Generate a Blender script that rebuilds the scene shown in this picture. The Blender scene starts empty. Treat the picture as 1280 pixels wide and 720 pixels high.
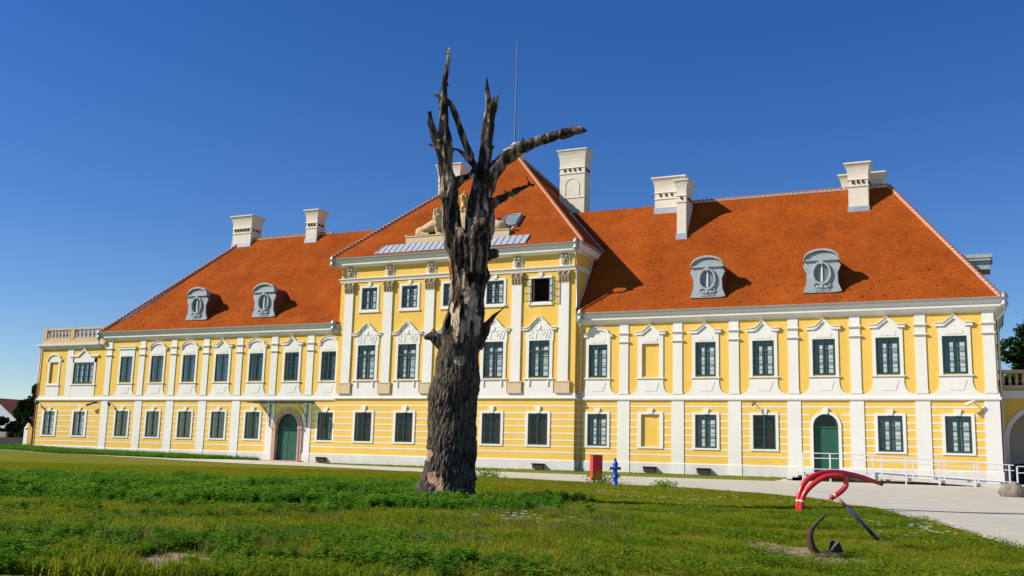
import bpy, bmesh, math, random
import numpy as np
from mathutils import Vector, Matrix, noise as mn
S = bpy.context.scene
COL = S.collection
R = math.radians
random.seed(7)

# ------------------------------------------------------------------ camera
CAM = Vector((0, -67.728, 0.74))
yaw, pitch, roll = R(25.539), R(9.594), R(1.553)
fw = Vector((-math.sin(yaw)*math.cos(pitch), math.cos(yaw)*math.cos(pitch), math.sin(pitch)))
rt = Vector((math.cos(yaw), math.sin(yaw), 0)); up = rt.cross(fw)
r2 = math.cos(roll)*rt + math.sin(roll)*up; u2 = -math.sin(roll)*rt + math.cos(roll)*up
cd = bpy.data.cameras.new('camera'); cam = bpy.data.objects.new('camera', cd); COL.objects.link(cam)
cam.matrix_world = Matrix(((r2.x, u2.x, -fw.x, CAM.x), (r2.y, u2.y, -fw.y, CAM.y), (r2.z, u2.z, -fw.z, CAM.z), (0, 0, 0, 1)))
cd.sensor_width = 36; cd.lens = 1262.6/1280*36; cd.clip_end = 5000; cd.clip_start = .1
S.camera = cam
# ------------------------------------------------------------------ light
SUNV = Vector((-1.7, -1.0, 1.42)).normalized()      # towards the sun
w = bpy.data.worlds.new('World'); S.world = w; w.use_nodes = True
nt = w.node_tree; nt.nodes.clear()
sky = nt.nodes.new('ShaderNodeTexSky'); sky.sky_type = 'NISHITA'; sky.sun_disc = False
sky.sun_elevation = math.asin(SUNV.z); sky.sun_rotation = math.atan2(SUNV.x, SUNV.y)
sky.air_density = 1.0; sky.dust_density = 0.0; sky.ozone_density = 4.5; sky.altitude = 100
bg = nt.nodes.new('ShaderNodeBackground'); bg.inputs[1].default_value = 0.088
ow = nt.nodes.new('ShaderNodeOutputWorld')
hsv = nt.nodes.new('ShaderNodeHueSaturation'); hsv.inputs['Saturation'].default_value = 1.28; hsv.inputs['Hue'].default_value = .515; hsv.inputs['Value'].default_value = 1.0
nt.links.new(sky.outputs[0], hsv.inputs['Color']); nt.links.new(hsv.outputs[0], bg.inputs[0]); nt.links.new(bg.outputs[0], ow.inputs[0])
sl = bpy.data.lights.new('sun', 'SUN'); sl.energy = 5.0; sl.angle = R(.53); sl.color = (1, .94, .82)
so = bpy.data.objects.new('sun', sl); COL.objects.link(so); so.location = (-60, -60, 60)
so.rotation_euler = SUNV.to_track_quat('Z', 'Y').to_euler()
S.view_settings.view_transform = 'Standard'; S.view_settings.look = 'None'
S.view_settings.exposure = 0.38; S.view_settings.gamma = 1.0
S.render.engine = 'CYCLES'; S.cycles.max_bounces = 6; S.cycles.diffuse_bounces = 2; S.cycles.transparent_max_bounces = 8

# ------------------------------------------------------------------ materials
MATS = {}
def srgb(r, g, b):
    f = lambda c: (c/255/12.92 if c/255 <= .04045 else ((c/255+.055)/1.055)**2.4)
    return (f(r), f(g), f(b))
def mat(name, col, rough=.8, col2=None, scale=3., amt=.5, bump=0., bscale=30., metal=0., spec=.3, coord='Object', stretch=(1, 1, 1), detail=6.):
    if name in MATS: return MATS[name]
    m = bpy.data.materials.new(name); m.use_nodes = True; MATS[name] = m
    n = m.node_tree; b = n.nodes['Principled BSDF']
    b.inputs['Roughness'].default_value = rough; b.inputs['Metallic'].default_value = metal
    b.inputs['Specular IOR Level'].default_value = spec
    geo = n.nodes.new('ShaderNodeNewGeometry'); mp = n.nodes.new('ShaderNodeMapping'); mp.inputs['Scale'].default_value = stretch
    n.links.new(geo.outputs['Position'], mp.inputs['Vector'])
    if col2 is None: col2 = tuple(c*.8 for c in col)
    t = n.nodes.new('ShaderNodeTexNoise'); t.inputs['Scale'].default_value = scale; t.inputs['Detail'].default_value = detail; t.inputs['Roughness'].default_value = .65
    n.links.new(mp.outputs[0], t.inputs['Vector'])
    r = n.nodes.new('ShaderNodeValToRGB'); r.color_ramp.elements[0].position = .5-amt*.3; r.color_ramp.elements[1].position = .5+amt*.3
    r.color_ramp.elements[0].color = (*col2, 1); r.color_ramp.elements[1].color = (*col, 1)
    n.links.new(t.outputs['Fac'], r.inputs['Fac']); n.links.new(r.outputs[0], b.inputs['Base Color'])
    if bump:
        t2 = n.nodes.new('ShaderNodeTexNoise'); t2.inputs['Scale'].default_value = bscale; t2.inputs['Detail'].default_value = 4
        n.links.new(mp.outputs[0], t2.inputs['Vector'])
        bp = n.nodes.new('ShaderNodeBump'); bp.inputs['Strength'].default_value = bump; bp.inputs['Distance'].default_value = .02
        n.links.new(t2.outputs['Fac'], bp.inputs['Height']); n.links.new(bp.outputs[0], b.inputs['Normal'])
    return m
YEL = mat('yellow_plaster', (.84, .55, .12), .85, (.74, .46, .08), .9, 1., .2, 12, stretch=(1, 1, .35), detail=9)
YEL2 = mat('yellow_plaster_course', (.81, .54, .125), .85, (.73, .47, .10), .9, 1., .15, 12)
WHI = mat('white_plaster', (.80, .78, .72), .8, (.70, .675, .60), 1.1, 1., .2, 14, stretch=(1, 1, .3), detail=9)
STUC = mat('white_stucco_relief', (.80, .785, .74), .8, (.72, .70, .65), 5, 1., .5, 9)
PLI = mat('plinth_plaster', (.74, .72, .66), .85, (.58, .55, .49), 1.4, .9, .25, 10, stretch=(1, 1, .6))
GUT = mat('gutter_zinc', (.40, .42, .42), .45, (.30, .32, .33), 3, .8, 0, metal=.5)
LEAD = mat('lead_grey', (.42, .46, .47), .6, (.25, .29, .31), 3, .9, .2, 20, metal=.1)
ZINC = mat('zinc_sheet', (.42, .46, .50), .5, (.33, .37, .41), 1.5, .9, 0, metal=.15)
GRN = mat('green_painted_timber', (.013, .070, .052), .45, (.009, .048, .036), 3, .6, spec=.5)
GRN2 = mat('dark_green_window_timber', (.018, .058, .050), .4, (.012, .042, .036), 3, .6, spec=.5)
GDOOR = mat('green_door_timber', (.016, .105, .065), .5, (.011, .075, .048), 2, .8, spec=.4, stretch=(6, 6, .5))
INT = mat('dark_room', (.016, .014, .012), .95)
BROWNI = mat('brown_inner_shutter', (.16, .055, .028), .7, (.09, .032, .018), 4, .7)
SUNBLK = mat('white_sunlit_block', (.82, .81, .78), .8, (.74, .73, .70), 6, .8)  # white for the painted sun patches behind the panes
PINK = mat('pink_stone', (.55, .36, .28), .8, (.40, .24, .18), 2.5, .8, .4, 15)
SAND = mat('sandstone', (.62, .47, .28), .85, (.48, .34, .19), 3, .8, .5, 12)
SANDC = mat('carved_sandstone', (.60, .47, .30), .85, (.30, .20, .11), 9, .9, 1., 12)
PEDM = mat('beige_pedestal', (.66, .52, .33), .85, (.58, .45, .28), 2, .8, .2, 15)
CHIM = mat('chimney_plaster', (.78, .72, .60), .85, (.66, .58, .46), 1.6, .9, .2, 10)
FLASH = mat('flashing_metal', (.50, .54, .56), .4, (.38, .42, .45), 2, .7, metal=.5)
MORT = mat('ridge_mortar', (.60, .47, .38), .9, (.44, .31, .24), 8, .9)
CAPT = mat('ridge_tile_clay', (.46, .15, .055), .75, (.34, .10, .04), 5, .8)
DARK = mat('dark_iron', (.03, .03, .03), .55)
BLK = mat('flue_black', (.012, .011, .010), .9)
VENT = mat('vent_brown_metal', (.045, .035, .028), .7)
RED = mat('red_paint', (.62, .012, .012), .35, (.50, .012, .012), 2, .7, spec=.5)
BLUE = mat('blue_paint', (.012, .09, .55), .35, (.010, .07, .42), 5, .7, spec=.5)
RAIL = mat('galvanised_rail', (.74, .73, .77), .4, (.62, .61, .66), 4, .7, metal=.1)
CONC = mat('ramp_concrete', (.62, .60, .56), .85, (.50, .48, .44), 2, .8, .3, 10)
ROCKM = mat('boulder_stone', (.36, .31, .22), .9, (.15, .12, .085), 4, .9, .8, 12)
RUST = mat('rusty_iron', (.095, .052, .034), .85, (.045, .026, .020), 9, .9, .7, 30)

def glass_mat(name, tint, gl):
    m = bpy.data.materials.new(name); m.use_nodes = True; n = m.node_tree; n.nodes.clear()
    o = n.nodes.new('ShaderNodeOutputMaterial'); mx = n.nodes.new('ShaderNodeMixShader')
    tr = n.nodes.new('ShaderNodeBsdfTransparent'); tr.inputs[0].default_value = (*tint, 1)
    g = n.nodes.new('ShaderNodeBsdfGlossy'); g.inputs['Roughness'].default_value = .06; g.inputs[0].default_value = (.9, .95, 1, 1)
    # old slightly wavy panes
    geo = n.nodes.new('ShaderNodeNewGeometry'); t = n.nodes.new('ShaderNodeTexNoise'); t.inputs['Scale'].default_value = 1.8
    bp = n.nodes.new('ShaderNodeBump'); bp.inputs['Strength'].default_value = .10; bp.inputs['Distance'].default_value = .05
    n.links.new(geo.outputs['Position'], t.inputs['Vector']); n.links.new(t.outputs['Fac'], bp.inputs['Height']); n.links.new(bp.outputs[0], g.inputs['Normal'])
    lw = n.nodes.new('ShaderNodeLayerWeight'); lw.inputs[0].default_value = .35
    ad = n.nodes.new('ShaderNodeMath'); ad.operation = 'MULTIPLY_ADD'; ad.inputs[1].default_value = .13; ad.inputs[2].default_value = gl
    n.links.new(lw.outputs['Fresnel'], ad.inputs[0]); n.links.new(ad.outputs[0], mx.inputs[0])
    n.links.new(tr.outputs[0], mx.inputs[1]); n.links.new(g.outputs[0], mx.inputs[2]); n.links.new(mx.outputs[0], o.inputs[0])
    return m
GLASS = glass_mat('window_glass', (.92, .95, .95), .012)
GLASSD = glass_mat('canopy_glass', (.45, .6, .5), .12)

def roof_mat():
    m = bpy.data.materials.new('clay_roof_tiles'); m.use_nodes = True; n = m.node_tree; b = n.nodes['Principled BSDF']
    b.inputs['Roughness'].default_value = .95; b.inputs['Specular IOR Level'].default_value = .04
    uv = n.nodes.new('ShaderNodeUVMap'); uv.uv_map = 'UVMap'
    br = n.nodes.new('ShaderNodeTexBrick'); br.offset = .5
    br.inputs['Color1'].default_value = (.41, .086, .008, 1); br.inputs['Color2'].default_value = (.29, .055, .007, 1)
    br.inputs['Mortar'].default_value = (.16, .038, .014, 1); br.inputs['Scale'].default_value = 1
    br.inputs['Mortar Size'].default_value = .012; br.inputs['Mortar Smooth'].default_value = .4
    br.inputs['Brick Width'].default_value = .20; br.inputs['Row Height'].default_value = .17; br.inputs['Bias'].default_value = -.35
    n.links.new(uv.outputs[0], br.inputs['Vector'])
    t = n.nodes.new('ShaderNodeTexNoise'); t.inputs['Scale'].default_value = .35; t.inputs['Detail'].default_value = 8; t.inputs['Roughness'].default_value = .7
    n.links.new(uv.outputs[0], t.inputs['Vector'])
    r = n.nodes.new('ShaderNodeValToRGB'); r.color_ramp.elements[0].position = .35; r.color_ramp.elements[1].position = .68
    r.color_ramp.elements[0].color = (.66, .60, .62, 1); r.color_ramp.elements[1].color = (1.10, 1.10, 1.04, 1)
    n.links.new(t.outputs['Fac'], r.inputs[0])
    mx = n.nodes.new('ShaderNodeMix'); mx.data_type = 'RGBA'; mx.blend_type = 'MULTIPLY'; mx.inputs[0].default_value = 1
    n.links.new(br.outputs['Color'], mx.inputs[6]); n.links.new(r.outputs[0], mx.inputs[7])
    t2 = n.nodes.new('ShaderNodeTexNoise'); t2.inputs['Scale'].default_value = 3.4; t2.inputs['Detail'].default_value = 6; t2.inputs['Roughness'].default_value = .8
    n.links.new(uv.outputs[0], t2.inputs['Vector'])
    r3 = n.nodes.new('ShaderNodeValToRGB'); r3.color_ramp.elements[0].position = .50; r3.color_ramp.elements[1].position = .62
    n.links.new(t2.outputs['Fac'], r3.inputs[0])
    mx2 = n.nodes.new('ShaderNodeMix'); mx2.data_type = 'RGBA'; mx2.inputs[7].default_value = (.22, .085, .022, 1)
    sc = n.nodes.new('ShaderNodeMath'); sc.operation = 'MULTIPLY'; sc.inputs[1].default_value = .6
    n.links.new(r3.outputs[0], sc.inputs[0]); n.links.new(sc.outputs[0], mx2.inputs[0])
    n.links.new(mx.outputs[2], mx2.inputs[6]); n.links.new(mx2.outputs[2], b.inputs['Base Color'])
    # tile courses: saw tooth relief
    sep = n.nodes.new('ShaderNodeSeparateXYZ'); n.links.new(uv.outputs[0], sep.inputs[0])
    md = n.nodes.new('ShaderNodeMath'); md.operation = 'DIVIDE'; md.inputs[1].default_value = .17
    fr = n.nodes.new('ShaderNodeMath'); fr.operation = 'FRACT'; n.links.new(sep.outputs[1], md.inputs[0]); n.links.new(md.outputs[0], fr.inputs[0])
    inv = n.nodes.new('ShaderNodeMath'); inv.operation = 'SUBTRACT'; inv.inputs[0].default_value = 1; n.links.new(fr.outputs[0], inv.inputs[1])
    ml = n.nodes.new('ShaderNodeMath'); ml.operation = 'MULTIPLY'; n.links.new(inv.outputs[0], ml.inputs[0])
    sub = n.nodes.new('ShaderNodeMath'); sub.operation = 'SUBTRACT'; sub.inputs[0].default_value = 1; n.links.new(br.outputs['Fac'], sub.inputs[1]); n.links.new(sub.outputs[0], ml.inputs[1])
    bp = n.nodes.new('ShaderNodeBump'); bp.inputs['Strength'].default_value = .55; bp.inputs['Distance'].default_value = .03
    n.links.new(ml.outputs[0], bp.inputs['Height']); n.links.new(bp.outputs[0], b.inputs['Normal'])
    return m
ROOF = roof_mat()

def bark_mat(name='bark'):
    m = bpy.data.materials.new(name); m.use_nodes = True; n = m.node_tree; b = n.nodes['Principled BSDF']
    b.inputs['Roughness'].default_value = .95; b.inputs['Specular IOR Level'].default_value = .15
    at = n.nodes.new('ShaderNodeVertexColor'); at.layer_name = 'wood'
    tc = n.nodes.new('ShaderNodeTexCoord'); mp = n.nodes.new('ShaderNodeMapping'); mp.inputs['Scale'].default_value = (1, 1, .26)
    n.links.new(tc.outputs['Object'], mp.inputs['Vector'])
    t = n.nodes.new('ShaderNodeTexNoise'); t.inputs['Scale'].default_value = 14; t.inputs['Detail'].default_value = 9; t.inputs['Roughness'].default_value = .72
    n.links.new(mp.outputs[0], t.inputs['Vector'])
    r = n.nodes.new('ShaderNodeValToRGB'); e = r.color_ramp.elements; e[0].position = .36; e[1].position = .66
    e[0].color = (.35, .35, .35, 1); e[1].color = (1.35, 1.3, 1.25, 1); n.links.new(t.outputs['Fac'], r.inputs[0])
    mx = n.nodes.new('ShaderNodeMix'); mx.data_type = 'RGBA'; mx.blend_type = 'MULTIPLY'; mx.inputs[0].default_value = 1
    n.links.new(at.outputs['Color'], mx.inputs[6]); n.links.new(r.outputs[0], mx.inputs[7]); n.links.new(mx.outputs[2], b.inputs['Base Color'])
    v = n.nodes.new('ShaderNodeTexVoronoi'); v.feature = 'DISTANCE_TO_EDGE'; v.inputs['Scale'].default_value = 17
    n.links.new(mp.outputs[0], v.inputs['Vector'])
    ad = n.nodes.new('ShaderNodeMath'); ad.operation = 'ADD'; n.links.new(v.outputs[0], ad.inputs[0]); n.links.new(t.outputs['Fac'], ad.inputs[1])
    bp = n.nodes.new('ShaderNodeBump'); bp.inputs['Strength'].default_value = .9; bp.inputs['Distance'].default_value = .05
    n.links.new(ad.outputs[0], bp.inputs['Height']); n.links.new(bp.outputs[0], b.inputs['Normal'])
    return m
BARK = bark_mat()

def leaf_mat(name, ca, cb, cc=None, patch=.35, trans=.35):
    m = bpy.data.materials.new(name); m.use_nodes = True; n = m.node_tree; n.nodes.clear()
    o = n.nodes.new('ShaderNodeOutputMaterial'); df = n.nodes.new('ShaderNodeBsdfDiffuse'); tl = n.nodes.new('ShaderNodeBsdfTranslucent')
    mx = n.nodes.new('ShaderNodeMixShader'); mx.inputs[0].default_value = trans
    geo = n.nodes.new('ShaderNodeNewGeometry'); oi = n.nodes.new('ShaderNodeObjectInfo')
    t = n.nodes.new('ShaderNodeTexNoise'); t.inputs['Scale'].default_value = patch; t.inputs['Detail'].default_value = 5; t.inputs['Roughness'].default_value = .7
    n.links.new(geo.outputs['Position'], t.inputs['Vector'])
    a = n.nodes.new('ShaderNodeMath'); a.operation = 'MULTIPLY_ADD'; a.inputs[1].default_value = .30; a.inputs[2].default_value = -.15
    n.links.new(oi.outputs['Random'], a.inputs[0])
    ad = n.nodes.new('ShaderNodeMath'); ad.operation = 'ADD'; n.links.new(t.outputs['Fac'], ad.inputs[0]); n.links.new(a.outputs[0], ad.inputs[1])
    r = n.nodes.new('ShaderNodeValToRGB'); e = r.color_ramp.elements; e[0].position = .36; e[1].position = .62
    e[0].color = (*ca, 1); e[1].color = (*cb, 1)
    if cc:
        x = e.new(.74); x.color = (*cc, 1)
    n.links.new(ad.outputs[0], r.inputs[0])
    n.links.new(r.outputs[0], df.inputs[0]); n.links.new(r.outputs[0], tl.inputs[0])
    n.links.new(df.outputs[0], mx.inputs[1]); n.links.new(tl.outputs[0], mx.inputs[2]); n.links.new(mx.outputs[0], o.inputs[0])
    return m

# ------------------------------------------------------------------ mesh helpers
class MB:
    def __init__(s): s.v = []; s.f = []
    def add(s, vs, fs):
        o = len(s.v); s.v += [tuple(a) for a in vs]; s.f += [tuple(i+o for i in f) for f in fs]; return s
    def box(s, x0, x1, y0, y1, z0, z1):
        return s.add([(x0, y0, z0), (x1, y0, z0), (x1, y1, z0), (x0, y1, z0), (x0, y0, z1), (x1, y0, z1), (x1, y1, z1), (x0, y1, z1)],
                     [(0, 1, 5, 4), (1, 2, 6, 5), (2, 3, 7, 6), (3, 0, 4, 7), (4, 5, 6, 7), (3, 2, 1, 0)])
    def taper(s, x0, x1, y0, y1, z0, z1, e):
        return s.add([(x0, y0, z0), (x1, y0, z0), (x1, y1, z0), (x0, y1, z0), (x0-e, y0-e, z1), (x1+e, y0-e, z1), (x1+e, y1+e, z1), (x0-e, y1+e, z1)],
                     [(0, 1, 5, 4), (1, 2, 6, 5), (2, 3, 7, 6), (3, 0, 4, 7), (4, 5, 6, 7), (3, 2, 1, 0)])
    def prism(s, poly, y0, y1):           # polygon in XZ (counter-clockwise seen from -Y)
        n = len(poly); vs = [(x, y0, z) for x, z in poly]+[(x, y1, z) for x, z in poly]
        return s.add(vs, [tuple(range(n)), tuple(range(2*n-1, n-1, -1))]+[(i, i+n, (i+1) % n+n, (i+1) % n) for i in range(n)])
    def strip(s, top, t, y0, y1):         # band of thickness t hanging under the polyline top
        for (a, b) in zip(top[:-1], top[1:]):
            s.prism([(a[0], a[1]-t), (b[0], b[1]-t), b, a], y0, y1)
        return s
    def tube(s, pts, rad, n=8, cap=True):
        pts = [Vector(p) for p in pts]; 
        if not hasattr(rad, '__len__'): rad = [rad]*len(pts)
        o = len(s.v); prev = None
        for i, p in enumerate(pts):
            d = (pts[min(i+1, len(pts)-1)]-pts[max(i-1, 0)]).normalized()
            if prev is None:
                u = d.orthogonal().normalized()
            else:
                u = (prev-d*prev.dot(d)).normalized()
            prev = u; v = d.cross(u)
            for k in range(n):
                a = 2*math.pi*k/n; s.v.append(tuple(p+(u*math.cos(a)+v*math.sin(a))*rad[i]))
        for i in range(len(pts)-1):
            for k in range(n):
                a = o+i*n+k; b = o+i*n+(k+1) % n; s.f.append((a, b, b+n, a+n))
        if cap:
            s.f.append(tuple(o+k for k in range(n-1, -1, -1))); m_ = o+(len(pts)-1)*n; s.f.append(tuple(m_+k for k in range(n)))
        return s
    def lathe(s, prof, cx, cy, n=12):     # (radius, z)
        o = len(s.v)
        for r_, z in prof:
            for k in range(n):
                a = 2*math.pi*k/n; s.v.append((cx+r_*math.cos(a), cy+r_*math.sin(a), z))
        for i in range(len(prof)-1):
            for k in range(n):
                a = o+i*n+k; b = o+i*n+(k+1) % n; s.f.append((a, b, b+n, a+n))
        s.f.append(tuple(o+k for k in range(n-1, -1, -1))); m_ = o+(len(prof)-1)*n; s.f.append(tuple(m_+k for k in range(n)))
        return s
    def sweep(s, prof, path):             # prof: (outward, z); path XY, outward = right-hand side of travel
        P = [Vector((x, y)) for x, y in path]; o = len(s.v); n = len(prof)
        for i, p in enumerate(P):
            ns = []
            if i > 0: d = (P[i]-P[i-1]).normalized(); ns.append(Vector((d.y, -d.x)))
            if i < len(P)-1: d = (P[i+1]-P[i]).normalized(); ns.append(Vector((d.y, -d.x)))
            m_ = ns[0] if len(ns) == 1 else (ns[0]+ns[1])/(1+ns[0].dot(ns[1]))
            for u, z in prof: s.v.append((p.x+m_.x*u, p.y+m_.y*u, z))
        for i in range(len(P)-1):
            for k in range(n-1):
                a = o+i*n+k; s.f.append((a, a+n, a+n+1, a+1))
        s.f.append(tuple(o+k for k in range(n))); e = o+(len(P)-1)*n; s.f.append(tuple(e+k for k in range(n-1, -1, -1)))
        return s
    def mesh(s, name, m, origin=(0, 0, 0), smooth=False, uv=None):
        me = bpy.data.meshes.new(name)
        me.from_pydata([(a-origin[0], b-origin[1], c-origin[2]) for a, b, c in s.v], [], s.f)
        me.materials.append(m)
        if uv is not None:
            l = me.uv_layers.new(name='UVMap')
            for li, lp in enumerate(me.loops): l.data[li].uv = uv[lp.vertex_index]
        bm = bmesh.new(); bm.from_mesh(me); 
        if uv is None: bmesh.ops.recalc_face_normals(bm, faces=bm.faces)
        bm.to_mesh(me); bm.free()
        if smooth: me.shade_smooth()
        return me
WL = {}
def link(o, parent=None, loc=(0, 0, 0), rz=0):
    COL.objects.link(o); loc = Vector(loc); WL[o.name] = loc
    if parent: o.parent = parent; o.location = loc-WL[parent.name]
    else: o.location = loc
    if rz: o.rotation_euler.z = rz
    return o
def put(name, me, parent=None, loc=(0, 0, 0), rz=0):
    return link(bpy.data.objects.new(name, me), parent, loc, rz)
def part(name, mb, m, parent=None, smooth=False):      # mb in world coordinates
    a = np.array(mb.v); c = ((a[:, 0].min()+a[:, 0].max())/2, (a[:, 1].min()+a[:, 1].max())/2, a[:, 2].min())
    c = tuple(round(float(x), 3) for x in c)
    return put(name, mb.mesh(name, m, c, smooth), parent, c)
def thing(name, label, cat, loc=(0, 0, 0), rz=0, group=None):
    o = link(bpy.data.objects.new(name, None), None, loc, rz); o.empty_display_size = .3
    return tag(o, label, cat, group)
def tag(o, label=None, cat=None, group=None, kind=None):
    if label: o['label'] = label
    if cat: o['category'] = cat
    if group: o['group'] = group
    if kind: o['kind'] = kind
    return o
def remesh(mb, voxel, m, name, smooth=True, passes=0):
    me = mb.mesh(name+'_src', m); o = bpy.data.objects.new('tmp', me); COL.objects.link(o)
    md = o.modifiers.new('r', 'REMESH'); md.mode = 'VOXEL'; md.voxel_size = voxel
    if passes:
        sm = o.modifiers.new('s', 'SMOOTH'); sm.iterations = passes; sm.factor = .5
    dg = bpy.context.evaluated_depsgraph_get(); dg.update()
    r_ = bpy.data.meshes.new_from_object(o.evaluated_get(dg)); r_.name = name
    bpy.data.objects.remove(o); bpy.data.meshes.remove(me)
    r_.materials.clear(); r_.materials.append(m)
    if smooth: r_.shade_smooth()
    return r_
def ellipsoid(mb, c, r_, n=12, mm=8, rot=None):
    o = len(mb.v); c = Vector(c)
    vs = []
    for i in range(mm+1):
        th = math.pi*i/mm
        for k in range(n):
            a = 2*math.pi*k/n; v = Vector((r_[0]*math.sin(th)*math.cos(a), r_[1]*math.sin(th)*math.sin(a), r_[2]*math.cos(th)))
            if rot is not None: v = rot @ v
            vs.append(tuple(c+v))
    fs = []
    for i in range(mm):
        for k in range(n):
            a = i*n+k; b = i*n+(k+1) % n; fs.append((a, a+n, b+n, b))
    mb.add(vs, fs); return mb

# ------------------------------------------------------------------ ground
def sst(a, b, x):
    t = np.clip((x-a)/(b-a), 0, 1); return t*t*(3-2*t)
def gz(x, y):
    x = np.asarray(x, float); y = np.asarray(y, float)
    z = -.2*sst(-.3, -3.2, y)-.1*sst(-5, -32, y)
    bump = .30*sst(-50, -76, x)+.25*sst(-74, -84, x)+.4*sst(-84, -120, x)
    z = z+bump*sst(-26, -3, y)
    near = sst(-30, -40, y)*sst(60, 30, np.abs(x))
    z = z+near*(.018*np.sin(x*.9+y*.35)+.014*np.sin(x*.37-y*.8+1.3))
    return z
def grid_sheet(name, xs, ys, m, off=0.):
    X, Y = np.meshgrid(xs, ys); Z = gz(X, Y)+off; n = len(xs); k = len(ys)
    v = np.stack([X.ravel(), Y.ravel(), Z.ravel()], 1)
    i = np.arange(k-1)[:, None]*n+np.arange(n-1)[None, :]; f = np.stack([i, i+1, i+n+1, i+n], -1).reshape(-1, 4)
    me = bpy.data.meshes.new(name); me.from_pydata(v.tolist(), [], f.tolist()); me.materials.append(m); me.shade_smooth()
    return put(name, me)
def ground_mat():
    m = bpy.data.materials.new('lawn_soil'); m.use_nodes = True; n = m.node_tree; b = n.nodes['Principled BSDF']; b.inputs['Roughness'].default_value = 1; b.inputs['Specular IOR Level'].default_value = .05
    geo = n.nodes.new('ShaderNodeNewGeometry')
    t = n.nodes.new('ShaderNodeTexNoise'); t.inputs['Scale'].default_value = .30; t.inputs['Detail'].default_value = 8; t.inputs['Roughness'].default_value = .7
    t2 = n.nodes.new('ShaderNodeTexNoise'); t2.inputs['Scale'].default_value = 6; t2.inputs['Detail'].default_value = 8; t2.inputs['Roughness'].default_value = .75
    n.links.new(geo.outputs['Position'], t.inputs['Vector']); n.links.new(geo.outputs['Position'], t2.inputs['Vector'])
    r = n.nodes.new('ShaderNodeValToRGB'); e = r.color_ramp.elements; e[0].position = .35; e[1].position = .65
    e[0].color = (.13, .15, .012, 1); e[1].color = (.20, .19, .022, 1)
    n.links.new(t.outputs['Fac'], r.inputs[0])
    mx = n.nodes.new('ShaderNodeMix'); mx.data_type = 'RGBA'; mx.blend_type = 'MULTIPLY'; mx.inputs[0].default_value = .8
    r2_ = n.nodes.new('ShaderNodeValToRGB'); r2_.color_ramp.elements[0].color = (.35, .4, .35, 1); r2_.color_ramp.elements[1].color = (1.5, 1.45, 1.3, 1)
    n.links.new(t2.outputs['Fac'], r2_.inputs[0]); n.links.new(r.outputs[0], mx.inputs[6]); n.links.new(r2_.outputs[0], mx.inputs[7])
    n.links.new(mx.outputs[2], b.inputs['Base Color'])
    bp = n.nodes.new('ShaderNodeBump'); bp.inputs['Strength'].default_value = .8; bp.inputs['Distance'].default_value = .06
    n.links.new(t2.outputs['Fac'], bp.inputs['Height']); n.links.new(bp.outputs[0], b.inputs['Normal'])
    return m
far = [-2500, -1500, -800, -400, -250]
xs = np.array(far+list(np.arange(-170, -90, 4.))+list(np.arange(-90, 30, 1.))+list(np.arange(30, 90, 6.))+[150, 300, 600, 1200, 2500])
ys = np.array([-400, -200, -120]+list(np.arange(-90, 4, .8))+list(np.arange(4, 60, 4.))+[90, 150, 300, 600, 1200, 2500])
g = grid_sheet('ground', xs, ys, ground_mat()); g['kind'] = 'structure'
NEAR = [(-95, -3.6), (-75, -3.9), (-62, -4.2), (-54.9, -5), (-45.8, -7), (-38, -10.5), (-31.4, -14.6), (-24.1, -20.0), (-16.9, -23.3), (-12, -25.7), (-8, -29.2), (-6.1, -31.9), (-3.8, -37.6), (-2.4, -41.8), (-1.3, -45.6), (-.5, -48.8), (0, -51.1), (.3, -52.6), (1.4, -58), (2.2, -64), (3.2, -85), (3.3, -88), (60, -88)]
FAR = [(-95, -3.1), (-75, -3.2), (-62, -2.2), (-56, -.6), (-49.5, -.6), (-47, -1.6), (-38.9, -2.3), (-31, -3.4), (-24.4, -4.3), (-20.3, -4.6), (-15.2, -4.8), (-12.6, -4.3), (-11.6, -.12), (.5, -.12), (1.2, 4.1), (60, 4.1)]
nx, ny = zip(*NEAR); fx, fy = zip(*FAR)
def path_y(x): return np.interp(x, nx, ny), np.interp(x, fx, fy)
pm_ = mat('pale_gravel_asphalt', (.57, .525, .415), .95, (.43, .39, .30), .8, 1., .6, 45, stretch=(1, 1, 1), detail=12)
px_ = np.unique(np.concatenate([np.arange(-82, -10, .8), np.arange(-10, 4, .2), np.arange(4, 60, 2.), np.array(nx), np.array(fx)])); px_ = px_[(px_ >= -82) & (px_ <= 58)]
vv = []; ff = []; K = 90
for i, x in enumerate(px_):
    a, b = path_y(x); wob = .10*math.sin(x*2.3)+.07*math.sin(x*5.1+1)
    for k in range(K+1):
        t = k/K; xx = x; yy = (a+wob)*(1-t)+b*t
        vv.append((xx, yy, float(gz(xx, yy))+.03))
for i in range(len(px_)-1):
    for k in range(K):
        a = i*(K+1)+k; ff.append((a, a+K+1, a+K+2, a+1))
me = bpy.data.meshes.new('path'); me.from_pydata(vv, [], ff); me.materials.append(pm_); me.shade_smooth()
bm = bmesh.new(); bm.from_mesh(me); bmesh.ops.recalc_face_normals(bm, faces=bm.faces)
if sum(f.normal.z for f in bm.faces) < 0: bmesh.ops.reverse_faces(bm, faces=bm.faces)
bm.to_mesh(me); bm.free()
put('path', me)['kind'] = 'structure'

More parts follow.
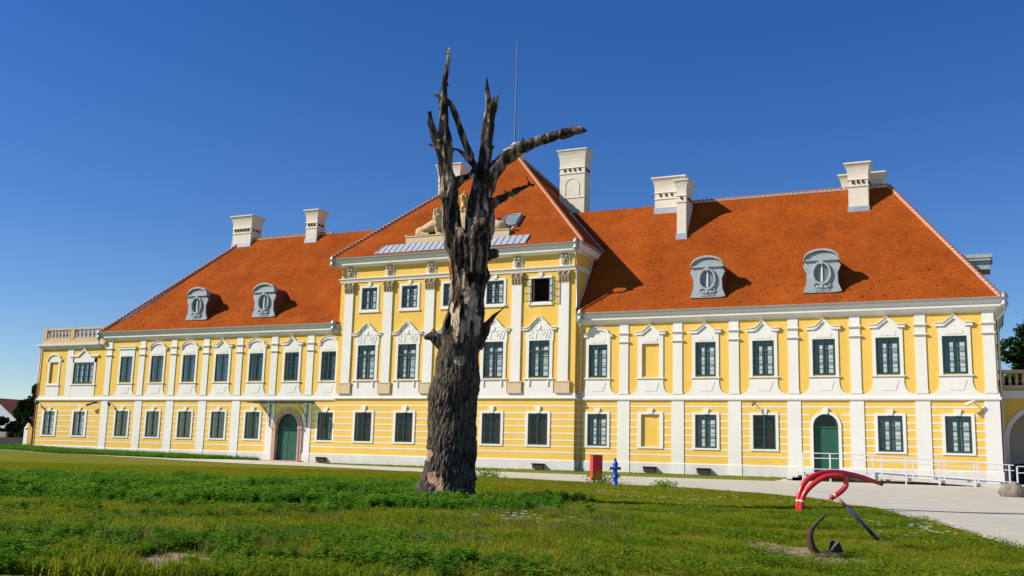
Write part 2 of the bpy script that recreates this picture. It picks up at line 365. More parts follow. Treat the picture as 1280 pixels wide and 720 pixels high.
q = random.Random(5); ck = MB()
for i in range(16):
    x, y = q.uniform(-9, 3), q.uniform(-34, -6); a = q.uniform(-.5, .6)
    pts = []
    for k in range(q.randrange(6, 16)):
        pts.append((x, y, float(gz(x, y))+.034)); a += q.uniform(-.5, .5); x += math.cos(a)*.4; y += math.sin(a)*.4
    for p_, q_ in zip(pts[:-1], pts[1:]): ck.add([(p_[0], p_[1]-.02, p_[2]), (q_[0], q_[1]-.02, q_[2]), (q_[0], q_[1]+.02, q_[2]), (p_[0], p_[1]+.02, p_[2])], [(0, 1, 2, 3)])
kk_ = bpy.data.meshes.new('path_crack'); kk_.from_pydata(ck.v, [], ck.f); kk_.materials.append(mat('crack_tar', (.20, .18, .15), .95, (.12, .11, .09), 4, .9)); put('path_crack', kk_)['kind'] = 'structure'
# ------------------------------------------------------------------ the manor
RX = [-25.38+3.9*k for k in range(7)]; LX = [-70.88+3.698*k for k in range(7)]; PX = [-44.81+3.749*k for k in range(5)]
PW = -.38        # pavilion wall plane
X0, X1 = -73.75, .36; PXL, PXR = -47.6, -27.0
EYE = 11.2
manor = thing('manor_house', 'long yellow and white baroque manor house with red tiled hipped roofs and tall central pavilion', 'manor house', (-37.3, 6, 0))
OP = {'wu': (.71, 6.64, 8.97), 'wl': (.735, 1.80, 4.03), 'pm': (.82, 6.65, 9.34), 'pt': (.72, 12.21, 13.98), 'pl': (.77, 1.78, 4.03),
      'nu': (.62, 6.66, 8.95), 'nl': (.66, 1.82, 4.03)}
def wall(name, x0, x1, z0, z1, y, holes, m=YEL, depth=.45):
    xs_ = sorted({x0, x1}|{h[0] for h in holes}|{h[1] for h in holes}); zs_ = sorted({z0, z1}|{h[2] for h in holes}|{h[3] for h in holes})
    mb = MB()
    for a, b in zip(xs_[:-1], xs_[1:]):
        for c, d in zip(zs_[:-1], zs_[1:]):
            mx_, mz = (a+b)/2, (c+d)/2
            if any(h[0] < mx_ < h[1] and h[2] < mz < h[3] for h in holes): continue
            mb.add([(a, y, c), (b, y, c), (b, y, d), (a, y, d)], [(0, 1, 2, 3)])
    for h in holes:
        a, b, c, d = h[:4]; q = y+(h[4] if len(h) > 4 else depth)
        mb.add([(a, y, c), (b, y, c), (b, y, d), (a, y, d), (a, q, c), (b, q, c), (b, q, d), (a, q, d)], [(0, 4, 5, 1), (1, 5, 6, 2), (2, 6, 7, 3), (3, 7, 4, 0)])
        if len(h) > 4: mb.add([(a, q, c), (b, q, c), (b, q, d), (a, q, d)], [(0, 1, 2, 3)])
    me = bpy.data.meshes.new(name); a0 = ((x0+x1)/2, y, z0)
    me.from_pydata([(v[0]-a0[0], v[1]-a0[1], v[2]-a0[2]) for v in mb.v], [], mb.f); me.materials.append(m)
    return put(name, me, manor, a0)
def H(x, t, niche=False):
    hw, a, b = OP[t]
    return (x-hw, x+hw, a, b)+((.09,) if niche else ())
rh = []
for k, x in enumerate(RX):
    rh.append(H(x, 'nu', True) if k == 1 else H(x, 'wu'))
    if k == 1: rh.append(H(x, 'nl', True))
    elif k == 4: rh.append((x-.80, x+.80, .42, 4.2))
    else: rh.append(H(x, 'wl'))
wall('wall', PXR-.3, X1, -.5, 11.1, 0, rh)
lh = []
for k, x in enumerate(LX):
    lh.append(H(x, 'wu'))
    lh.append((x-1.14, x+1.14, .1, 4.0) if k == 5 else H(x, 'wl'))
wall('wall', X0, PXL+.3, -.5, 11.1, 0, lh)
ph = []
for x in PX: ph += [H(x, 'pm'), H(x, 'pt'), H(x, 'pl')]
wall('wall', PXL, PXR, -.5, 16.3, PW, ph)
AX0, AY = -82.35, .32
AN, AB = -80.45, -76.55
wall('wall', AX0, X0+.1, -.4, 10.1, AY, [(AN-.55, AN+.55, 6.62, 8.62, .1), (AB-1.3, AB+1.3, 6.6, 8.55), (AN-.69, AN+.69, 1.8, 3.98), (AB-.69, AB+.69, 1.8, 3.98)])
# side and rear walls
sb_ = MB()
sb_.add([(X1, 0, -.5), (X1, 12.8, -.5), (X1, 12.8, 11.1), (X1, 0, 11.1)], [(0, 1, 2, 3)]); sb_.add([(X0, 0, -.5), (X0, 12.8, -.5), (X0, 12.8, 11.1), (X0, 0, 11.1)], [(0, 3, 2, 1)])
sb_.add([(X0, 12.8, -.5), (X1, 12.8, -.5), (X1, 12.8, 11.1), (X0, 12.8, 11.1)], [(0, 3, 2, 1)])
sb_.add([(PXR, PW, -.5), (PXR, 20.6, -.5), (PXR, 20.6, 16.3), (PXR, PW, 16.3)], [(0, 1, 2, 3)]); sb_.add([(PXL, PW, -.5), (PXL, 20.6, -.5), (PXL, 20.6, 16.3), (PXL, PW, 16.3)], [(0, 3, 2, 1)])
sb_.add([(PXL, 20.6, -.5), (PXR, 20.6, -.5), (PXR, 20.6, 16.3), (PXL, 20.6, 16.3)], [(0, 3, 2, 1)])
sb_.add([(AX0, AY, -.5), (AX0, 9, -.5), (AX0, 9, 10.1), (AX0, AY, 10.1)], [(0, 3, 2, 1)]); sb_.add([(AX0, 9, -.5), (X0, 9, -.5), (X0, 9, 10.1), (AX0, 9, 10.1)], [(0, 3, 2, 1)])
sb_.add([(AX0, AY, 10.1), (X0, AY, 10.1), (X0, 9, 10.1), (AX0, 9, 10.1)], [(0, 1, 2, 3)])
part('side_wall', sb_, YEL, manor)

# windows (built once per kind, then shared)
def grid_window(w_, h_, rows, transom=None, cols=2):
    f = MB(); y0, y1 = .0, .09
    o = .085
    f.box(-w_, -w_+o, y0, y1, 0, h_); f.box(w_-o, w_, y0, y1, 0, h_); f.box(-w_+o, w_-o, y0+.003, y1, 0, o+.02); f.box(-w_+o, w_-o, y0+.003, y1, h_-o, h_)
    xs_ = [-w_+o+(2*w_-2*o)*k/cols for k in range(cols+1)]
    for x in xs_[1:-1]: f.box(x-.045, x+.045, y0-.012, y1-.02, o+.02, h_-o)
    for x in xs_[:-1]:                     # leaf stiles
        f.box(x+(.045 if x != xs_[0] else 0), x+(.045 if x != xs_[0] else 0)+.03, y0+.02, y1-.01, o+.02, h_-o)
    for x in xs_[1:]:
        q = x-(.045 if x != xs_[-1] else 0); f.box(q-.03, q, y0+.022, y1-.012, o+.02, h_-o)
    if transom: f.box(-w_+o, w_-o, y0-.018, y1-.025, transom-.06, transom+.06)
    for z in rows: f.box(-w_+o, w_-o, y0+.03, y1-.03, z-.022, z+.022)
    levels = sorted([o+.02]+rows+([transom] if transom else [])+[h_-o])
    panes = []
    for a, b in zip(xs_[:-1], xs_[1:]):
        for c, d in zip(levels[:-1], levels[1:]):
            panes.append((a+.05, b-.05, c, d))
    return f, panes
WT = {}
def rows_(h_, n, lo=.08, hi=.06): return [lo+(h_-lo-hi)*k/n for k in range(1, n)]
for key, (w_, h_, rw, tr, cols, cur) in {
    'wu': (.71, 2.33, rows_(2.33, 3), None, 2, 'w'), 'wl': (.735, 2.23, rows_(2.23, 3), None, 2, 'w'), 'wd': (.735, 2.23, rows_(2.23, 3), None, 2, 'b'),
    'pm': (.82, 2.69, [.55, 1.02, 1.5-.02, 2.33][:3], 1.9, 2, 'w'), 'pt': (.72, 1.77, rows_(1.77, 3), None, 2, 'w'),
    'lu': (.71, 2.33, rows_(2.33, 3), None, 2, 'd'), 'll': (.735, 2.23, rows_(2.23, 3), None, 2, 'd'), 'wn': (.735, 2.23, rows_(2.23, 3), None, 2, 'n'),
    'pl': (.77, 2.25, rows_(2.25, 3), None, 2, 'b'), 'al': (.69, 2.18, rows_(2.18, 3), None, 2, 's'), 'ab': (1.3, 1.95, rows_(1.95, 3), None, 4, 's')}.items():
    f, pn = grid_window(w_, h_, rw, tr, cols); fm = f.mesh('window', GRN2 if key[0] == 'p' else GRN)
    pms = {}; plist = []
    for a, b, c, d in pn:
        k_ = (round(b-a, 3), round(d-c, 3))
        if k_ not in pms: pms[k_] = MB().box(0, k_[0], 0, .006, 0, k_[1]).mesh('pane', GLASS)
        plist.append((pms[k_], (a, .05, c)))
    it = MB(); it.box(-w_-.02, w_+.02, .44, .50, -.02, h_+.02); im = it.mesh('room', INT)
    cm = None; c2 = None
    if cur in 'ws':
        c = MB(); lw_ = (2*w_-.13)/cols; gap = .33 if cur == 'w' else .22
        for q in range(cols):
            xa = -w_+.065+q*lw_
            s0 = xa+lw_*(.55 if q % 2 == 0 else .40); nb = 6
            for kk in range(nb):
                z0_ = .12+(h_*.80)*kk/nb
                c.box(s0, xa+lw_-.09, .13, .15, z0_, z0_+h_*.80/nb-.045)
                if q % 2: c.box(xa+.10, xa+.16, .13, .15, z0_, z0_+h_*.80/nb-.045)
        cm = c.mesh('sunlit_casement_block', SUNBLK)  # white blocks stand in for sunlight falling on the inner casement
        c2 = MB(); c2.box(-w_+.03, w_-.03, .33, .35, .02, h_-.02); c2 = c2.mesh('sky_grey_curtain', mat('curtain_shade_grey', (.36, .40, .43), .9, (.12, .14, .15), .9, .9))  # bluish grey of shade and sky reflection put into the curtain colour
    elif cur == 'd':
        c = MB()
        for kk in range(6):
            z0_ = .12+h_*.8*kk/6; c.box(w_*.30, w_*.44, .22, .24, z0_, z0_+h_*.8/6-.04); c.box(w_*.60, w_*.80, .22, .24, z0_, z0_+h_*.8/6-.04)
        cm = c.mesh('sunlit_casement_block', SUNBLK)  # same sun patches as white blocks, right leaf only
    elif cur == 'b':
        c = MB(); c.box(.22, w_-.26, .25, .28, .1, h_-.35); cm = c.mesh('inner_shutter', BROWNI)
    WT[key] = (fm, plist, im, cm, c2)
def window(key, x, y, z, label=None, skip_pane=False):
    fm, pl, im, cm, c2 = WT[key]
    o = put('window', fm, manor, (x, y-.03, z))
    for me_, q in pl: put('pane', me_, o, (x+q[0], y-.03+q[1], z+q[2]))
    put('room', im, o, (x, y-.03, z)); 
    if cm: put(cm.name.split('.')[0], cm, o, (x, y-.03, z))['kind'] = 'stuff'
    if c2: put('sky_grey_curtain', c2, o, (x, y-.03, z))
    return o

hood_paths = {
    'tri': [(-1.08, 9.79), (-.60, 9.79), (0, 10.27), (.60, 9.79), (1.08, 9.79)],
    'ogee': [(-1.08, 9.79), (-.66, 9.79), (-.45, 9.86), (-.26, 10.04), (-.12, 10.2), (0, 10.29), (.12, 10.2), (.26, 10.04), (.45, 9.86), (.66, 9.79), (1.08, 9.79)],
    'arch': [(-1.08, 9.70), (-.82, 9.70)]+[(-.80*math.cos(a), 9.72+.48*math.sin(a)) for a in [math.pi*k/12 for k in range(1, 12)]]+[(.82, 9.70), (1.08, 9.70)],
    'flat': [(-1.05, 9.82), (1.05, 9.82)]}
SM = {}
def wing_surround(kind, niche=False):
    k_ = (kind, niche)
    if k_ in SM: return SM[k_]
    hp = hood_paths[kind]; hw = OP['nu' if niche else 'wu'][0]; z0_, z1_ = 6.64, OP['nu' if niche else 'wu'][2]; d = .055
    s = MB(); s.box(-.92, -hw, -d, .02, 6.56, z1_); s.box(hw, .92, -d, .02, 6.56, z1_)
    inner = [p_ for p_ in hp if abs(p_[0]) < .92]
    poly = [(-.92, z1_), (.92, z1_), (.92, hp[-1][1]-.1)]+[(x, z-.1) for x, z in reversed(inner)]+[(-.92, hp[0][1]-.1)]
    s.prism(poly, -d, .02)
    if kind != 'flat': s.prism([(-.5, z1_+.12), (.5, z1_+.12), (.5, z1_+.38), (.25, z1_+.5), (-.25, z1_+.5), (-.5, z1_+.38)], -d-.018, -d+.01)
    sur = s.mesh('window_surround', WHI)
    h = MB(); h.strip(hp, .20, -.135, .02); h.strip([(x*1.03, z+.045) for x, z in hp], .05, -.18, .02)
    hood = h.mesh('window_hood', WHI)
    l = MB(); l.box(-1.02, 1.02, -.12, .02, 6.49, 6.555); l.box(-.96, .96, -.085, .02, 6.44, 6.488); sill = l.mesh('window_sill', WHI)
    pts = [(.92, 6.44), (.925, 6.1), (.96, 5.9), (1.03, 5.72), (1.14, 5.57), (1.30, 5.47), (1.34, 5.42)]
    a = MB()
    for (xa_, za_), (xb_, zb_) in zip(pts[:-1], pts[1:]): a.prism([(-xb_, zb_), (xb_, zb_), (xa_, za_), (-xa_, za_)], -.05, .02)
    a.prism([(-.42, 5.62), (.42, 5.62), (.62, 6.24), (-.62, 6.24)], -.068, -.04)
    apr = a.mesh('apron_panel', WHI)
    SM[k_] = (sur, hood, sill, apr); return SM[k_]
def lower_surround(hw, W_, z0_, z1_, ktop, d=.055):
    k_ = ('low', hw, W_)
    if k_ in SM: return SM[k_]
    s = MB(); a, b = z0_, z1_
    s.box(-W_, -hw, -d, .02, a-.13, b); s.box(hw, W_, -d, .02, a-.13, b); s.box(-hw, hw, -d+.003, .02, a-.13, a); s.box(-W_, W_, -d, .02, b, b+.16)
    kk = MB(); kk.prism([(-.15, b+.02), (.15, b+.02), (.22, ktop), (-.22, ktop)], -d-.05, .02)
    SM[k_] = (s.mesh('window_surround', WHI), kk.mesh('keystone', WHI)); return SM[k_]
def add_wing_bay(x, kind, k, y=0., niche=False):
    sur, hood, sill, apr = wing_surround(kind, niche)
    s = put('window_surround', sur, manor, (x, y, 0)); put('window_hood', hood, s, (x, y, 0)); put('window_sill', sill, s, (x, y, 0)); put('apron_panel', apr, s, (x, y, 0))
def add_low(x, t, y=0., W_=.92, kt=4.43):
    hw, a, b = OP[t]; s_, k_ = lower_surround(hw, W_, a, b, kt)
    s = put('window_surround', s_, manor, (x, y, 0)); put('keystone', k_, s, (x, y, 0))
rk = ['arch', 'tri', 'tri', 'ogee', 'ogee', 'tri', 'tri']; lk = ['flat', 'arch', 'arch', 'tri', 'arch', 'ogee', 'arch']
for k, x in enumerate(RX):
    add_wing_bay(x, rk[k], k, 0, k == 1)
    if k != 1: window('wu', x, 0, 6.64)
    if k == 4: continue
    add_low(x, 'nl' if k == 1 else 'wl')
    if k != 1: window('wd' if k == 3 else 'wl', x, 0, 1.80)
for k, x in enumerate(LX):
    add_wing_bay(x, lk[k], k); window('lu', x, 0, 6.64)
    if k == 5: continue
    add_low(x, 'wl'); window('wn' if k in (0, 1, 2, 3) else 'll', x, 0, 1.80)
# pavilion surrounds
s = MB(); s.box(-1.06, -.82, -.06, .02, 6.57, 9.34); s.box(.82, 1.06, -.06, .02, 6.57, 9.34)
php = [(-1.38, 10.27), (-.98, 10.27), (-.72, 10.42), (-.50, 10.70), (-.28, 10.88), (-.14, 11.04), (0, 11.09), (.14, 11.04), (.28, 10.88), (.50, 10.70), (.72, 10.42), (.98, 10.27), (1.38, 10.27)]
s.prism([(-1.12, 9.34), (1.12, 9.34), (1.12, 9.62), (1.12, 10.2), (-1.12, 10.2), (-1.12, 9.62)], -.06, .02); ps = s.mesh('window_surround', WHI)
s = MB(); s.prism([(-.98, 10.12), (.98, 10.12)]+[(x, z-.1) for x, z in reversed(php[1:-1])], -.075, .02)
rr = random.Random(3)
for side in (-1, 1):                       # stucco scrolls, shells and leaves in the tympanum
    for j in range(26):
        x = side*rr.uniform(.03, .92); zt = np.interp(x, [q[0] for q in php], [q[1] for q in php])-.26; z = rr.uniform(9.55, max(9.7, zt)); q = rr.uniform(.035, .085)
        ellipsoid(s, (x, -.072, z), (q, .024, q*rr.uniform(.8, 1.7)), 6, 4)
ellipsoid(s, (0, -.08, 10.3), (.17, .045, .22), 10, 6); ptym = s.mesh('tympanum_relief', STUC)
s = MB(); s.strip(php, .16, -.16, .02); s.strip([(x*1.02, z+.05) for x, z in php], .055, -.21, .02); phood = s.mesh('window_hood', WHI)
s = MB(); s.box(-1.20, 1.20, -.15, .02, 6.50, 6.565); s.box(-1.14, 1.14, -.10, .02, 6.44, 6.498); psill = s.mesh('window_sill', WHI)
s = MB(); s.box(-1.15, 1.15, -.055, .02, 5.5, 6.44); s.box(-.80, -.68, -.12, -.05, 6.0, 6.44); s.box(.68, .80, -.12, -.05, 6.0, 6.44); papr = s.mesh('apron_panel', WHI)
s = MB(); s.box(-.91, -.72, -.05, .02, 12.1, 14.15); s.box(.72, .91, -.05, .02, 12.1, 14.15); s.box(-.72, .72, -.047, .02, 13.98, 14.15)
s.box(-1.0, 1.0, -.09, .02, 11.96, 12.10); s.box(-.72, .72, -.045, .02, 12.1, 12.21); ps3 = s.mesh('window_surround', WHI)
kk = MB(); kk.prism([(-.12, 14.1), (.12, 14.1), (.16, 14.40), (-.16, 14.40)], -.1, .02); pk3 = kk.mesh('keystone', WHI)
for k, x in enumerate(PX):
    o = put('window_surround', ps, manor, (x, PW, 0))
    for nme, me_ in (('tympanum_relief', ptym), ('window_hood', phood), ('window_sill', psill), ('apron_panel', papr)): put(nme, me_, o, (x, PW, 0))
    window('pm', x, PW, 6.65); o = put('window_surround', ps3, manor, (x, PW, 0)); put('keystone', pk3, o, (x, PW, 0))
    if k < 4: window('pt', x, PW, 12.21)
    add_low(x, 'pl', PW, .97, 4.56); window('pl', x, PW, 1.78)
# the open window, top right of the pavilion: leaves swung outwards, black room behind
x = PX[4]; f = MB(); f.box(-.72, -.66, 0, .09, 0, 1.77); f.box(.66, .72, 0, .09, 0, 1.77); f.box(-.66, .66, 0, .09, 0, .06); f.box(-.66, .66, 0, .09, 1.71, 1.77)
ow_ = put('window', f.mesh('window', DARK), manor, (x, PW+.035, 12.21)); ow_['label'] = 'open window with casements swung outwards'
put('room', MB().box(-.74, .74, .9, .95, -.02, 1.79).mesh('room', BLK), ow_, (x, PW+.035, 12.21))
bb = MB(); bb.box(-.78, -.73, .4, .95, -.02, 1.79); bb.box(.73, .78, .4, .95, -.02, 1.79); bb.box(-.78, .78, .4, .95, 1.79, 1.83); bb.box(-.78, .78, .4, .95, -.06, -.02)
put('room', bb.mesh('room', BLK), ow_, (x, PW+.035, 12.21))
lf = MB(); L_ = .66
for z in (.02, .58, 1.14, 1.69): lf.box(0, L_, -.02, .02, z, z+.04)
lf.box(0, .05, -.022, .022, 0, 1.75); lf.box(L_-.05, L_, -.022, .022, 0, 1.75); lfm = lf.mesh('casement', DARK)
lg = MB().box(.05, L_-.05, -.003, .003, .06, 1.69).mesh('pane', GLASS)
for sx, an in ((-.68, R(180+28)), (.68, R(-28))):
    o = put('casement', lfm, ow_, (x+sx, PW-.02, 12.22), an)
    g_ = bpy.data.objects.new('pane', lg); COL.objects.link(g_); g_.parent = ow_; g_.location = o.location; g_.rotation_euler.z = an
# annex windows
window('al', AN, AY, 1.8); window('al', AB, AY, 1.8); window('ab', AB, AY, 6.6)
OP['al'] = (.69, 1.80, 3.98)
add_low(AN, 'al', AY, .98, 4.36); add_low(AB, 'al', AY, .98, 4.36)
s = MB(); s.box(AN-.8, AN-.55, AY-.05, AY+.02, 6.3, 8.62); s.box(AN+.55, AN+.8, AY-.05, AY+.02, 6.3, 8.62); s.box(AN-.55, AN+.55, AY-.047, AY+.02, 6.3, 6.62)
s.prism([(AN-.8, 8.62), (AN+.8, 8.62), (AN+.8, 8.9)]+[(AN+.78*math.cos(a), 8.95+.45*math.sin(a)) for a in [math.pi*k/10 for k in range(0, 11)]]+[(AN-.8, 8.9)], AY-.05, AY+.02)
s.box(AN-.9, AN+.9, AY-.045, AY+.02, 5.4, 6.3); o = part('window_surround', s, WHI, manor)
h = MB(); h.strip([(AN-1.0, 8.92), (AN-.8, 8.92)]+[(AN-.8*math.cos(a), 8.98+.47*math.sin(a)) for a in [math.pi*k/10 for k in range(1, 10)]]+[(AN+.8, 8.92), (AN+1.0, 8.92)], .16, AY-.13, AY+.02)
part('window_hood', h, WHI, o); h = MB(); h.box(AN-.92, AN+.92, AY-.11, AY+.02, 6.40, 6.5); part('window_sill', h, WHI, o)
s = MB(); s.box(AB-1.55, AB-1.3, AY-.05, AY+.02, 6.5, 8.95); s.box(AB+1.3, AB+1.55, AY-.05, AY+.02, 6.5, 8.95)
s.prism([(AB-1.55, 8.55), (AB+1.55, 8.55), (AB+1.55, 9.1), (AB+.7, 9.1), (AB, 9.65), (AB-.7, 9.1), (AB-1.55, 9.1)], AY-.05, AY+.02); s.box(AB-1.6, AB+1.6, AY-.045, AY+.02, 5.4, 6.5)
o = part('window_surround', s, WHI, manor); h = MB(); h.strip([(AB-1.85, 9.25), (AB-.75, 9.25), (AB, 9.83), (AB+.75, 9.25), (AB+1.85, 9.25)], .16, AY-.14, AY+.02); part('window_hood', h, WHI, o)
h = MB(); h.box(AB-1.65, AB+1.65, AY-.11, AY+.02, 6.42, 6.5); part('window_sill', h, WHI, o)

# pilasters
pu = MB(); pu.box(-.325, .325, -.055, .02, 5.42, 10.42); pu.box(-.36, .36, -.075, .02, 5.42, 5.62)
for z, e, hh in ((9.70, .42, .07), (9.64, .385, .055), (9.08, .42, .07), (9.02, .38, .055)): pu.box(-e, e, -.055-(e-.325), .02, z, z+hh)
pum = pu.mesh('pilaster', WHI)
plo = MB(); plo.box(-.43, .43, -.045, .02, .72, 5.0); plo.box(-.47, .47, -.10, .02, -.5, .718); plm = plo.mesh('lower_pilaster', WHI)
def pil(x, y=0.): put('pilaster', pum, manor, (x, y, 0)); put('lower_pilaster', plm, manor, (x, y, 0))
for k in range(6): pil((RX[k]+RX[k+1])/2); pil((LX[k]+LX[k+1])/2)
pil(X1-.42); pil(X0+.66)
put('pilaster', MB().box(-.38, .38, -.055, .02, 5.4, 9.95).mesh('pilaster', WHI), manor, (-78.4, AY, 0))
PP = [-46.72, -43.0, -39.2, -35.43, -31.73, -27.92]
pq = MB(); pq.box(-.40, .40, -.10, .02, 6.37, 13.63); pqm = pq.mesh('giant_pilaster', WHI)
pb = MB(); pb.box(-.56, .56, -.16, .02, 5.5, 6.28); pb.box(-.60, .60, -.19, .02, 6.28, 6.37); pb.box(-.59, .59, -.18, .02, 5.5, 5.62); pbm = pb.mesh('pedestal', PEDM)
pc = MB(); rr = random.Random(5)          # composite capital: bell, leaves, volutes, abacus
pc.prism([(-.38, 13.63), (.38, 13.63), (.50, 14.40), (-.50, 14.40)], -.13, .02); pc.box(-.56, .56, -.20, .02, 14.38, 14.48); pc.box(-.43, .43, -.15, .02, 13.60, 13.68)
for row, (z, n_) in enumerate(((13.80, 4), (14.02, 5))):
    for j in range(n_):
        x = -.36+.72*j/(n_-1); ellipsoid(pc, (x, -.17, z), (.085, .07, .14), 6, 5); ellipsoid(pc, (x, -.22, z+.10), (.06, .05, .05), 6, 4)
for sx in (-1, 1): ellipsoid(pc, (sx*.42, -.19, 14.25), (.13, .08, .13), 8, 5)
ellipsoid(pc, (0, -.18, 14.30), (.1, .07, .1), 8, 5); pcm = pc.mesh('capital', SANDC)
pf = MB(); pf.box(-.42, .42, -.06, .02, 14.80, 15.72); pfm = pf.mesh('frieze_block', WHI)
pv = MB(); pv.prism([(-.22, 14.95), (.22, 14.95), (.27, 15.68), (-.27, 15.68)], -.14, -.05)
for x, z, q in ((-.15, 15.5, .12), (.15, 15.5, .12), (0, 15.25, .13), (0, 15.05, .1)): ellipsoid(pv, (x, -.16, z), (q, .09, q), 8, 5)
pvm = pv.mesh('console', SANDC)
for x in PP:
    p_ = put('giant_pilaster', pqm, manor, (x, PW, 0)); put('capital', pcm, p_, (x, PW, 0)); put('pedestal', pbm, p_, (x, PW, 0))
    b_ = put('frieze_block', pfm, manor, (x, PW, 0)); put('console', pvm, b_, (x, PW, 0))

# rustication: white joints between the yellow plaster courses, one strip each
SZ = [4.57, 4.06, 3.60, 3.12, 2.61, 2.13, 1.69, 1.27]
STM = {}
def stripe(xa, xb, y, z):
    L_ = round(xb-xa, 2)
    if L_ <= .05: return
    if L_ not in STM: STM[L_] = MB().box(-L_/2, L_/2, -.012, .01, -.045, .045).mesh('joint_strip', WHI)
    put('joint_strip', STM[L_], manor, ((xa+xb)/2, y, z))
def bay_stripes(xa, xb, xc, hw, zlo, zhi, y):
    for z in SZ:
        if zlo < z < zhi: stripe(xa, xc-hw, y, z); stripe(xc+hw, xb, y, z)
        else: stripe(xa, xb, y, z)
def bays(X, xl, xr, special=None):
    for k, x in enumerate(X):
        a = xl if k == 0 else (X[k-1]+X[k])/2+.43; b = xr if k == len(X)-1 else (X[k]+X[k+1])/2-.43
        if special and k in special: bay_stripes(a, b, x, special[k], 0, 4.3, 0)
        else: bay_stripes(a, b, x, .92, 1.64, 4.22, 0)
bays(RX, PXR+.0, X1-.85, {4: .97}); bays(LX, X0+1.09, PXL, {5: 1.55})
for z in SZ:                                   # pavilion and annex: strips between the surrounds
    e = [PXL]+[v for x in PX for v in (x-.97, x+.97)]+[PXR] if 1.6 < z < 4.3 else [PXL, PXR]
    for a, b in zip(e[::2], e[1::2]): stripe(a, b, PW, z)
    e = [AX0, AN-.98, AN+.98, AB-.98, AB+.98, X0] if 1.6 < z < 4.2 else [AX0, X0]
    for a, b in zip(e[::2], e[1::2]): stripe(a, b, AY, z)
for z in SZ:                                   # side walls
    part('joint_strip', MB().box(PXR-.01, PXR+.012, PW+.001, 0, z-.045, z+.045), WHI, manor)
for z in SZ: part('joint_strip', MB().box(X1-.01, X1+.012, .01, 12.7, z-.045, z+.045), WHI, manor)

# string courses, plinths, cornices (swept round the corners)
sc_ = [(.0, 5.0), (.10, 5.0), (.12, 5.06), (.12, 5.17), (.05, 5.21), (.045, 5.42), (.0, 5.42)]
part('string_course', MB().sweep(sc_, [(PXR, 0), (X1, 0), (X1, 12.8)]), WHI, manor)
part('string_course', MB().sweep(sc_, [(X0, 2), (X0, 0), (PXL, 0)]), WHI, manor)
part('string_course', MB().sweep([(u, z) for u, z in sc_], [(AX0, 8), (AX0, AY), (X0, AY)]), WHI, manor)
part('string_course', MB().sweep([(0, 5.08), (.11, 5.08), (.13, 5.14), (.13, 5.20), (.055, 5.24), (.055, 5.5), (0, 5.5)], [(PXL, 4), (PXL, PW), (PXR, PW), (PXR, 0)]), WHI, manor)
pl_ = [(0, -.5), (.07, -.5), (.07, .70), (.03, .76), (0, .76)]
part('plinth', MB().sweep(pl_, [(PXR, 0), (RX[4]-.82, 0)]), PLI, manor); part('plinth', MB().sweep(pl_, [(RX[4]+.82, 0), (X1, 0), (X1, 12.8)]), PLI, manor)
part('plinth', MB().sweep(pl_, [(X0, 2), (X0, 0), (LX[5]-1.2, 0)]), PLI, manor); part('plinth', MB().sweep(pl_, [(LX[5]+1.2, 0), (PXL, 0)]), PLI, manor)
part('plinth', MB().sweep(pl_, [(PXL, .5), (PXL, PW), (PXR, PW), (PXR, 0)]), PLI, manor)
part('plinth', MB().sweep([(u, z+.1) for u, z in pl_], [(AX0, 8), (AX0, AY), (X0, AY)]), PLI, manor)
wc = [(0, 10.40), (.05, 10.41), (.07, 10.50), (.15, 10.58), (.25, 10.66), (.335, 10.70), (.345, 10.91), (.38, 10.93), (.49, 11.12), (0, 11.16)]
part('cornice', MB().sweep(wc, [(PXR, 0), (X1, 0), (X1, 12.8)]), WHI, manor); part('cornice', MB().sweep(wc, [(X0, 4), (X0, 0), (PXL, 0)]), WHI, manor)
gt = [(.38, 11.12), (.50, 11.08), (.56, 11.12), (.58, 11.22), (.55, 11.22), (.53, 11.15), (.42, 11.18)]
part('gutter', MB().sweep(gt, [(PXR+.15, 0), (X1, 0), (X1, 12.8)]), GUT, manor); part('gutter', MB().sweep(gt, [(X0, 4), (X0, 0), (PXL-.15, 0)]), GUT, manor)
ent = [(0, 14.48), (.07, 14.48), (.07, 14.58), (.10, 14.60), (.10, 14.70), (.18, 14.74), (.18, 14.80), (0, 14.80)]
ppath = [(PXL, 20), (PXL, PW), (PXR, PW), (PXR, 20)]
part('entablature', MB().sweep(ent, ppath), WHI, manor)
pcn = [(0, 15.72), (.10, 15.74), (.18, 15.82), (.40, 15.88), (.42, 16.06), (.44, 16.08), (.58, 16.38), (0, 16.42)]
part('cornice', MB().sweep(pcn, ppath), WHI, manor)
part('gutter', MB().sweep([(.48, 16.34), (.60, 16.30), (.66, 16.35), (.68, 16.45), (.65, 16.45), (.62, 16.38), (.52, 16.40)], ppath), GUT, manor)
part('cornice', MB().sweep([(0, 9.85), (.06, 9.85), (.08, 9.98), (.22, 10.02), (.24, 10.12), (.38, 10.16), (.40, 10.32), (0, 10.36)], [(AX0, 9), (AX0, AY), (X0, AY)]), WHI, manor)
